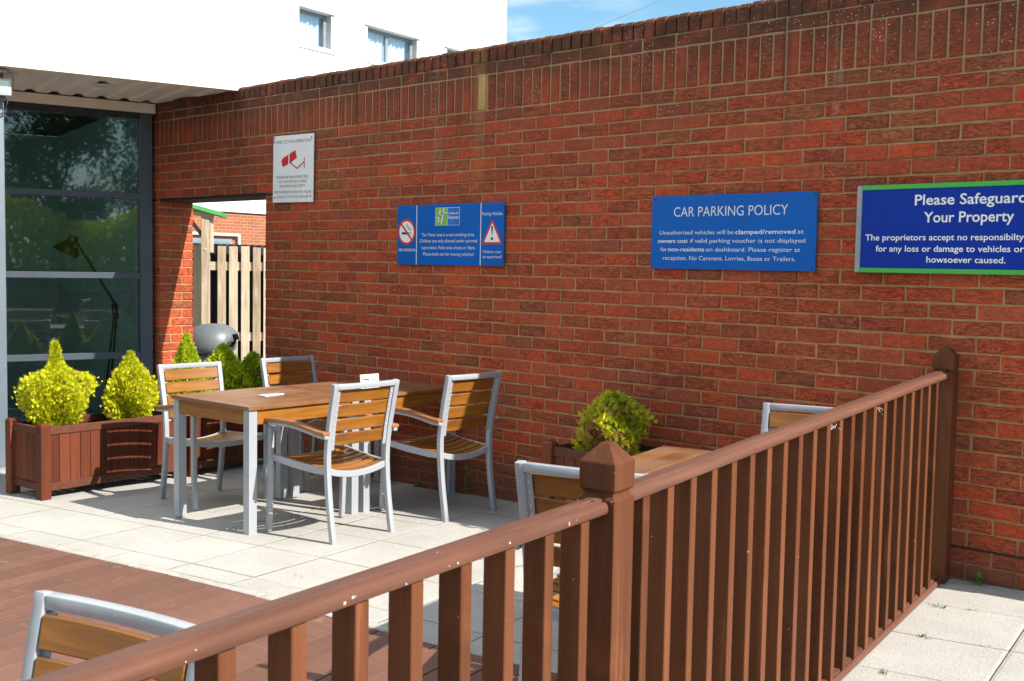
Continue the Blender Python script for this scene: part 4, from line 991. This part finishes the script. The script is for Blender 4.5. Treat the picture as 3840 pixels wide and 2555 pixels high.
# ------------------------------------------------------------------ planters
def planter(name, loc, rz, W, D, label):
    root = empty('planter', loc, rz, label, 'planter', 'brown slatted timber planters'); H = .50; p = .068
    for sx in (-1, 1):
        for sy_ in (-1, 1):
            m = MB(); x, y = sx*(W/2-p/2), sy_*(D/2-p/2); h = H+.0
            vs = [(x+a*p/2, y+b*p/2, z) for z in (0, h-.012) for a, b in ((-1, -1), (1, -1), (1, 1), (-1, 1))]+[(x+a*p*.33, y+b*p*.33, h) for a, b in ((-1, -1), (1, -1), (1, 1), (-1, 1))]
            m.add(vs, [(3, 2, 1, 0), (8, 9, 10, 11)]+[(k*4+j, k*4+(j+1) % 4, k*4+4+(j+1) % 4, k*4+4+j) for k in (0, 1) for j in range(4)])
            m.build('corner_post', M['planter'], root, bevel=.002)
    def side(c, L_, ax):
        b_ = MB()
        n = max(4, round(L_/.073)); pw = L_/n
        for (z0, z1) in ((.058, .108), (.422, .472)):
            d = (L_, .030, z1-z0) if ax == 0 else (.030, L_, z1-z0)
            r_ = MB(); r_.box((c[0], c[1], (z0+z1)/2), d); r_.build('side_rail', M['planter_f'], root, bevel=.003)
        for i in range(n):
            o_ = -L_/2+(i+.5)*pw; d = (pw-.003, .014, .318) if ax == 0 else (.014, pw-.003, .318)
            b_.box((c[0]+(o_ if ax == 0 else 0), c[1]+(0 if ax == 0 else o_), .265), d)
        b_.build('side_boards', M['planter'], root, bevel=.002)
    for s in (-1, 1):
        side((0, s*(D/2-.034)), W-2*p, 0); side((s*(W/2-.034), 0), D-2*p, 1)
    so_ = MB(); xs = [(-W/2+.05)+(W-.1)*i/14 for i in range(15)]; ys = [(-D/2+.05)+(D-.1)*i/8 for i in range(9)]
    so_.add([(x, y, .395+rnd.uniform(-.008, .012)) for x in xs for y in ys], [(i*9+j, (i+1)*9+j, (i+1)*9+j+1, i*9+j+1) for i in range(14) for j in range(8)]); so_.build('soil', M['soil'], root)
    return root
P1 = (-5.025, -1.465); P2 = (-5.095, -.460); P3 = (-1.20, -.305)
planter('planter', (P1[0], P1[1], gz(P1[0])), R(94.5), 1.09, .452, 'near brown slatted planter holding the two golden shrubs')
planter('planter', (P2[0], P2[1], gz(P2[0])), R(94.5), .86, .452, 'far brown slatted planter between the sunlit chair and the wall opening')
planter('planter', (P3[0], P3[1], gz(P3[0])), R(0), 1.17, .50, 'shaded brown slatted planter against the wall behind the railing post')

# ------------------------------------------------------------------ foliage
def spray(vs, fs, p, d, L_, wd, k=5):
    """flat fan of narrow leaflets around direction d"""
    d = d.normalized(); s = d.cross(Vector((rnd.uniform(-1, 1), rnd.uniform(-1, 1), rnd.uniform(-1, 1)))).normalized(); n = d.cross(s)
    for i in range(k):
        a = (i/(k-1)-.5)*1.9 if k > 1 else 0; st = p+d*L_*.25*abs(1-abs(a)*.5)
        e = (d*math.cos(a)+s*math.sin(a)+n*rnd.uniform(-.25, .25)).normalized(); ll = L_*(1-.4*abs(a)/.95)
        q = e.cross(n).normalized()*wd
        o = len(vs); vs += [st, st+e*ll*.5+q, st+e*ll, st+e*ll*.5-q]; fs.append((o, o+1, o+2, o+3))
def shrub(name, label, base, prof, n, mat, seed, brown=.06, tint=(0, 0), lobe=.22, size=1.0, group=None, patch=None):
    rr = random.Random(seed); root = empty(name, base, 0, label, 'shrub', group)
    ph = [(rr.uniform(2, 5), rr.uniform(0, 6.3), rr.uniform(6, 14), rr.uniform(0, 6.3)) for _ in range(4)]
    H = prof[-1][0]
    def rad(z):
        for (z0, r0), (z1, r1) in zip(prof[:-1], prof[1:]):
            if z0 <= z <= z1: return r0+(r1-r0)*(z-z0)/(z1-z0)
        return 0
    mr = max(r for _, r in prof)
    bl = [Vector((rr.uniform(-1, 1)*mr, rr.uniform(-1, 1)*mr, rr.uniform(0, H))) for _ in range(7)]
    vs, fs, tone, br = [], [], [], []
    cnt = 0
    while cnt < n:
        z = rr.uniform(0, H); r = rad(z)
        if rr.random() > (r/mr)*.9+.12: continue
        a = rr.uniform(0, 2*math.pi); lob = 1
        for fz, p0, fz2, p1 in ph: lob += lobe*.5*math.sin(a*round(fz)+p0+z*fz2+p1)
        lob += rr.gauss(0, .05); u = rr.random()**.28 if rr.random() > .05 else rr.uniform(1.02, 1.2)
        q = Vector((math.cos(a)*r*lob*u, math.sin(a)*r*lob*u, z))
        out = Vector((math.cos(a), math.sin(a), .55+.9*z/H)).normalized()
        d = (out+Vector((rr.gauss(0, .4), rr.gauss(0, .4), rr.gauss(.15, .35))))
        f0 = len(fs); spray(vs, fs, q, d, size*rr.uniform(.015, .031), size*.0025)
        clump = .5+.5*math.sin(q.x*31+ph[0][1])*math.sin(q.y*29+ph[1][1])*math.sin(q.z*34+ph[2][1])
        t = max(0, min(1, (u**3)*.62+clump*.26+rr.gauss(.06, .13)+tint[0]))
        b_ = 0.0
        if patch:
            dd = min((q-Vector(c)).length/rad_ for c, rad_ in patch)
            b_ = max(0, min(1, (1.25-dd)*2+rr.gauss(0, .25)))
        elif min((q-c).length for c in bl) < mr*.25: b_ = rr.random() < .35
        if rr.random() < brown: b_ = 1
        for _ in range(len(fs)-f0): tone.append(t); br.append(float(b_))
        cnt += 1
    mb = MB(); mb.v = [tuple(v) for v in vs]; mb.f = fs; mb.mi = [0]*len(fs); mb.tone = tone; mb.ex['brown'] = ('FACE', 'FLOAT', br)
    mb.build('foliage', mat, root)
    tr = MB(); tr.tube([(0, 0, -.06), (.006, .004, H*.3), (-.004, .004, H*.75)], .012, 7, scales=[1.2, 1, .3])
    for i in range(10):
        a = i*2.4; z = H*(.08+.07*i); r = rad(z)*.7; tr.tube([(0, 0, z*.8), (r*math.cos(a), r*math.sin(a), z+.03)], .005, 5, scales=[1, .4])
    tr.build('stem', M['bark'], root)
    return root
SZ = gz(-5.02)+.40
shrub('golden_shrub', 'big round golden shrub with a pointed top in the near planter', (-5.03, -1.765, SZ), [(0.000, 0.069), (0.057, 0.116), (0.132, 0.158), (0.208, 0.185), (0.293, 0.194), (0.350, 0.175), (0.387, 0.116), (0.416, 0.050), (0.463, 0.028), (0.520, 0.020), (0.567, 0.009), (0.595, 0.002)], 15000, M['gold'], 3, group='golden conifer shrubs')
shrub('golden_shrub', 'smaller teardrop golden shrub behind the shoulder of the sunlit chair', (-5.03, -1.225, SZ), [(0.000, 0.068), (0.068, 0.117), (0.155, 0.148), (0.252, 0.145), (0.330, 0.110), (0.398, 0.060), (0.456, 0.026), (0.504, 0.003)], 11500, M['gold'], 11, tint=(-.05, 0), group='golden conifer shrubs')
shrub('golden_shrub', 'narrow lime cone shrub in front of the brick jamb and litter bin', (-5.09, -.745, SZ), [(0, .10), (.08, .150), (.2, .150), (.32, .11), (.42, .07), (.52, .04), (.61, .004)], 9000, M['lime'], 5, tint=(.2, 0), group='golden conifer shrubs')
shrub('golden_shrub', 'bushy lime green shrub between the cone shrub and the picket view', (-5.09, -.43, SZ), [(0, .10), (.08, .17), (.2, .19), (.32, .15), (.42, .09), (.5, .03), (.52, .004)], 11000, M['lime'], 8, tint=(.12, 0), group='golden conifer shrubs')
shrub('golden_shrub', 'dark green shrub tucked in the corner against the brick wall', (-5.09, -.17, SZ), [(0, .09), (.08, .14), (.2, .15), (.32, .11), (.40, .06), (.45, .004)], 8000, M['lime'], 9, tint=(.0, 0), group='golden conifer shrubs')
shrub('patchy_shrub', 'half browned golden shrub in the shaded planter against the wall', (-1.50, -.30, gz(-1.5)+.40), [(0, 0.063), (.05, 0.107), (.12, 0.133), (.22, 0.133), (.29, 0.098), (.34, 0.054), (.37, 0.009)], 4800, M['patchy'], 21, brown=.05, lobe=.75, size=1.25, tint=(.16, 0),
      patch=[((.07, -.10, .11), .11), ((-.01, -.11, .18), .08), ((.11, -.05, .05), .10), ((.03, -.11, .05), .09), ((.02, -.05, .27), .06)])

def weed(loc, h, n, label, seed, group='weeds in the paving'):
    rr = random.Random(seed); root = empty('weed', loc, rr.uniform(0, 6), label, 'weed', group); vs, fs, tn = [], [], []
    st = MB(); k = max(1, n//14)
    for s in range(k):
        b = Vector((rr.gauss(0, .012)*(k > 1), rr.gauss(0, .008)*(k > 1), 0)); tip = b+Vector((rr.gauss(0, .12*h), -abs(rr.gauss(0, .1*h)), h*rr.uniform(.75, 1)))
        st.tube([b, (b+tip)/2+Vector((rr.gauss(0, .05*h), 0, 0)), tip], .0016, 5)
        for i in range(n//k):
            u = (i+1)/(n//k+.5); p = b.lerp(tip, u); a = i*2.4; d = Vector((math.cos(a), math.sin(a)*.8-.15, .5)).normalized(); l = rr.uniform(.026, .048)*(1-.4*u)
            q = d.cross(Vector((0, 0, 1))).normalized()*l*.34; o = len(vs); m_ = p+d*l*.5+Vector((0, 0, .004)); vs += [p, m_+q, p+d*l, m_-q]; fs.append((o, o+1, o+2, o+3)); tn.append(rr.random())
    mb = MB(); mb.v = [tuple(v) for v in vs]; mb.f = fs; mb.mi = [0]*len(fs); mb.tone = tn; mb.ex['brown'] = ('FACE', 'FLOAT', [float(rr.random() < .05) for _ in fs])
    mb.build('leaves', M['weed'], root); st.build('stalk', M['weed'], root)
def tuft(loc, h, n, label, seed, dry=.2):
    rr = random.Random(seed); vs, fs, tn, br = [], [], [], []
    for i in range(n):
        a = rr.uniform(0, 6.3); b = Vector((rr.gauss(0, .016), rr.gauss(0, .008), 0)); d = Vector((math.cos(a)*.6, math.sin(a)*.6, 1)).normalized(); l = h*rr.uniform(.4, 1); q = Vector((-math.sin(a), math.cos(a), 0))*.0016
        o = len(vs); vs += [b-q, b+q, b+d*l*.6+q*.8, b+d*l+Vector((math.cos(a), math.sin(a), -.3))*l*.2, b+d*l*.6-q*.8]; fs.append((o, o+1, o+2, o+3, o+4)); tn.append(rr.random()); br.append(float(rr.random() < dry))
    mb = MB(); mb.v = [tuple(v) for v in vs]; mb.f = fs; mb.mi = [0]*len(fs); mb.tone = tn; mb.ex['brown'] = ('FACE', 'FLOAT', br)
    o = mb.build('grass_tuft', M['weed']); o.location = loc; tag(o, label, 'grass tuft', 'weeds in the paving')
weed((-2.885, -.02, gz(-2.88)-.004), .235, 26, 'tall leafy weed rising against the brick wall beside the table leg', 1)
weed((-2.66, -.025, gz(-2.66)-.004), .12, 16, 'short leafy weed at the wall foot right of the tall weed', 2)
weed((-2.27, -.03, gz(-2.27)-.004), .035, 14, 'low weed spreading at the wall foot near the railing corner chair', 3)
weed((-3.36, -.03, gz(-3.36)-.004), .04, 10, 'tiny weed at the wall foot under the wall side chair', 4)
weed((.42, -.03, gz(.42)-.004), .05, 16, 'small weed at the wall foot beside the end railing post', 5)
for i, (x, y, h, n, lab) in enumerate([(-3.12, -1.66, .045, 16, 'green grass tuft in the joint left of the near table leg'), (.40, -.47, .05, 14, 'thin grass tuft by the railing foot near the wall'), (.52, -.42, .04, 12, 'reddish weedy tuft on the sunlit slab edge right of the railing'),
        (.50, -.89, .06, 12, 'dry grass tuft at the railing foot, second joint from the wall'), (.72, -.83, .03, 9, 'dry tuft in the middle of the second slab joint'), (.55, -1.36, .05, 12, 'tuft beside the railing foot at the third joint'), (.86, -.72, .035, 9, 'tuft in the cross joint on the right hand slabs'),
        (-2.02, -2.0, .03, 10, 'tiny tuft in the sunlit joint in front of the chairs'), (-2.33, -.36, .025, 9, 'tiny tuft in the shade by the wall side chair'), (-2.2, -.42, .03, 9, 'dry tuft behind the wall side chair'), (-4.1, -.86, .02, 10, 'tiny green tuft in shade beside the far planter'), (-2.5, -1.9, .02, 7, 'tiny tuft in the open sunny paving')]):
    tuft((x, y, gz(x, y)-.006), h*.62, n, lab, 40+i, .15 if i in (0, 10) else .65)

# ------------------------------------------------------------------ timber railing
def railing():
    A = Vector((.235, -.075, 0)); d = Vector((.1349, -.99086, 0)); nrm = Vector((.99086, .1349, 0)); a = math.atan2(d.y, d.x)
    root = empty('timber_railing', A, a, 'brown stained timber railing with square newel posts running out from the brick wall', 'railing')
    # local x along the railing away from the wall, +y = towards +X side (outside)
    yaw_ = R(0)
    def post(s, zs, zb):
        p = MB(); h = .0465
        rg = [(zb, h), (zs-.082, h), (zs-.074, h-.008), (zs-.067, h-.008), (zs-.059, h), (zs, h), (zs+.004, h-.002), (zs+.040, h*.30), (zs+.044, h*.16)]
        vs = [(s+i*q, j*q, z) for z, q in rg for i, j in ((-1, -1), (1, -1), (1, 1), (-1, 1))]
        p.add(vs, [(3, 2, 1, 0)]+[(k*4+j, k*4+(j+1) % 4, k*4+4+(j+1) % 4, k*4+4+j) for k in range(len(rg)-1) for j in range(4)]+[tuple(4*(len(rg)-1)+j for j in range(4))])
        o = p.build('newel_post', M['rail_z'], root, bevel=.0012)
    post(0, 1.037, -.04); post(3.113, .972, -.16); post(6.25, .93, -.2)
    half = [(.026, 0), (.032, .003), (.0345, .0095), (.034, .017), (.0315, .0225), (.0285, .0260), (.0238, .0282), (.0220, .0232), (.0192, .0232), (.0174, .0305), (.0165, .0335), (.010, .0345)]
    pr = half+[(0, .0348)]+[(-a_, b) for a_, b in reversed(half)]
    zu = lambda s: .942-.0243*s
    def rail(name, s0, z0, s1, z1, mat):
        m = MB(); n = 10
        pts = [(s0+(s1-s0)*i/n, 0, z0+(z1-z0)*i/n) for i in range(n+1)]
        m.sweep(pts, [(b, -a_) for a_, b in pr], (0, 0, 1)); o = m.build(name, mat, root, smooth=True); o.data.set_sharp_from_angle(angle=R(28)); return o
    rail('handrail', .0505, zu(.05), 3.0625, zu(3.0625), M['rail_x']); r2_ = rail('handrail', 3.1645, .860, 6.2, .842, M['rail_x'])
    rail('bottom_rail', .0505, -.008, 3.0625, -.075, M['rail_x']); rail('bottom_rail', 3.1645, -.115, 6.2, -.14, M['rail_x'])
    def bal(s, zb, zt):
        b = MB(); b.bb(s-.0165, s+.0165, -.0275, .0275, zb, zt); b.build('baluster', M['rail_z'], root, bevel=.002)
    for i in range(22):
        s = .245+.1296*i; bal(s, -.008-.0222*s+.030, zu(s)+.0005)
    for i in range(20):
        s = 3.250+.1425*i
        if s < 6.15: bal(s, -.115-.008*(s-3.16)+.03, .8605-.0059*(s-3.16))
    # splashes and cobwebs
    rr = random.Random(5)
    for (s, zz_, k) in ((3.33, .011, 1), (3.56, .012, 1), (3.72, .013, .8), (3.86, .010, .9), (4.0, .013, 1.2), (4.32, .012, .8), (4.62, .011, .9)):
        z = .860-.0059*(s-3.16)+zz_; sp_ = MB()
        for j in range(rr.randint(1, 3)):
            c = (s+rr.gauss(0, .014), .0345, z+rr.gauss(0, .003)); nn = 9; r0 = k*rr.uniform(.001, .0033)
            sp_.add([c]+[(c[0]+r0*rr.uniform(.7, 1.3)*math.cos(6.283*q/nn), .0348, c[2]+r0*.8*rr.uniform(.7, 1.3)*math.sin(6.283*q/nn)) for q in range(nn)], [(0, 1+q, 1+(q+1) % nn) for q in range(nn)])
        sp_.build('splash_mark', M['droppings'], r2_)
    for y_ in (-.012, .014):
        q = MB(); q.lathe([(.0045, 0), (.004, .0012), (.001, .0008)], 10, (3.20, y_, .8943)); q.build('screw', M['dark_void'], r2_)
    wb = MB()
    for s in (1.11, 1.62, .62):
        z = zu(s)-.012
        for j in range(14):
            p = Vector((s+rr.uniform(-.04, .04), .018+rr.uniform(-.01, .015), z+rr.uniform(-.02, .012))); q = p+Vector((rr.gauss(0, .015), rr.gauss(0, .006), rr.gauss(0, .01))); wb.tube([p, q], .0007, 3)
    wb.build('cobweb', M['web'], root)
M['rail_x'] = m_paint_wood('brown_stain_handrail', (0.150, 0.066, 0.044), 0, rough=.45, tint=(.155, .062, .036))
railing()

# ------------------------------------------------------------------ trees and hedge across the car park, mirrored in the glazing
def tree(loc, h, cr, n, seed, label):
    rr = random.Random(seed); root = empty('tree', loc, 0, label, 'tree', 'trees mirrored in the glazing')
    t = MB(); t.tube([(0, 0, -.2), (.05, .02, h*.35), (-.05, .05, h*.8)], .16, 9, scales=[1.2, .8, .2])
    cl = []
    for i in range(16):
        a = rr.uniform(0, 6.3); r = cr*rr.uniform(.2, .8); z = h*rr.uniform(.28, .95); c = Vector((r*math.cos(a)*(1.15-z/h*.6), r*math.sin(a)*(1.15-z/h*.6), z)); cl.append((c, cr*rr.uniform(.25, .45)))
        t.tube([(0, 0, z*.6), (c.x*.5, c.y*.5, z*.85), tuple(c)], .05, 6, scales=[1, .6, .2])
    t.build('trunk', M['bark'], root); vs, fs, tn = [], [], []
    for i in range(n):
        c, r = rr.choice(cl); d = Vector((rr.gauss(0, 1), rr.gauss(0, 1), rr.gauss(0, .8))).normalized(); p = c+d*r*rr.random()**.4
        e = Vector((rr.gauss(0, 1), rr.gauss(0, 1), rr.gauss(0, 1))).normalized(); q = e.cross(d+Vector((.01, 0, 0))).normalized(); l = rr.uniform(.07, .15)
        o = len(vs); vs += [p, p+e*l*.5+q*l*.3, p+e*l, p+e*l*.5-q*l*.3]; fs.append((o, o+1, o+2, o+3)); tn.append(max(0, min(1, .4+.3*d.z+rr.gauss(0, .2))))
    mb = MB(); mb.v = [tuple(v) for v in vs]; mb.f = fs; mb.mi = [0]*len(fs); mb.tone = tn; mb.ex['brown'] = ('FACE', 'FLOAT', [0.0]*len(fs)); mb.build('crown', M['tree'], root)
tree((15.5, -1.9, 0), 6.2, 2.4, 18000, 1, 'leafy tree mirrored in the middle of the upper glazing')
tree((17.5, 1.6, 0), 7.6, 2.8, 22000, 2, 'tallest leafy tree mirrored at the right of the upper glazing')
tree((18.5, -5.6, 0), 6.8, 2.6, 18000, 3, 'leafy tree mirrored at the left of the upper glazing')
def hedge():
    rr = random.Random(9); vs, fs, tn = [], [], []
    for i in range(14000):
        y = rr.uniform(-9, 4); p = Vector((12.2+rr.gauss(0, .45), y, .95+1.6*rr.random()**.8+.25*math.sin(y*1.7)))
        e = Vector((rr.gauss(0, 1), rr.gauss(0, 1), rr.gauss(0, 1))).normalized(); q = e.cross(Vector((1, .3, .2))).normalized(); l = rr.uniform(.09, .2)
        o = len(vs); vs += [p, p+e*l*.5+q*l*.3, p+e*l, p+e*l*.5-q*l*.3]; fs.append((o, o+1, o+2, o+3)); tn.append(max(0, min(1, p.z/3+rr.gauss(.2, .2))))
    mb = MB(); mb.v = [tuple(v) for v in vs]; mb.f = fs; mb.mi = [0]*len(fs); mb.tone = tn; mb.ex['brown'] = ('FACE', 'FLOAT', [0.0]*len(fs))
    f = MB()
    for i in range(90): f.bb(13.3, 13.33, -9.5+.15*i, -9.5+.15*i+.146, -.3, 1.15)  # boards added out of view as a dark backing for the glazing reflection
    tag(f.build('added_dark_fence', M['bark']), 'dark board fence added under the hedge to darken the reflection low in the glazing', 'fence')
    tag(mb.build('hedge', M['lime']), 'long green hedge above the added fence across the car park, mirrored in the glazing', 'hedge')
hedge()
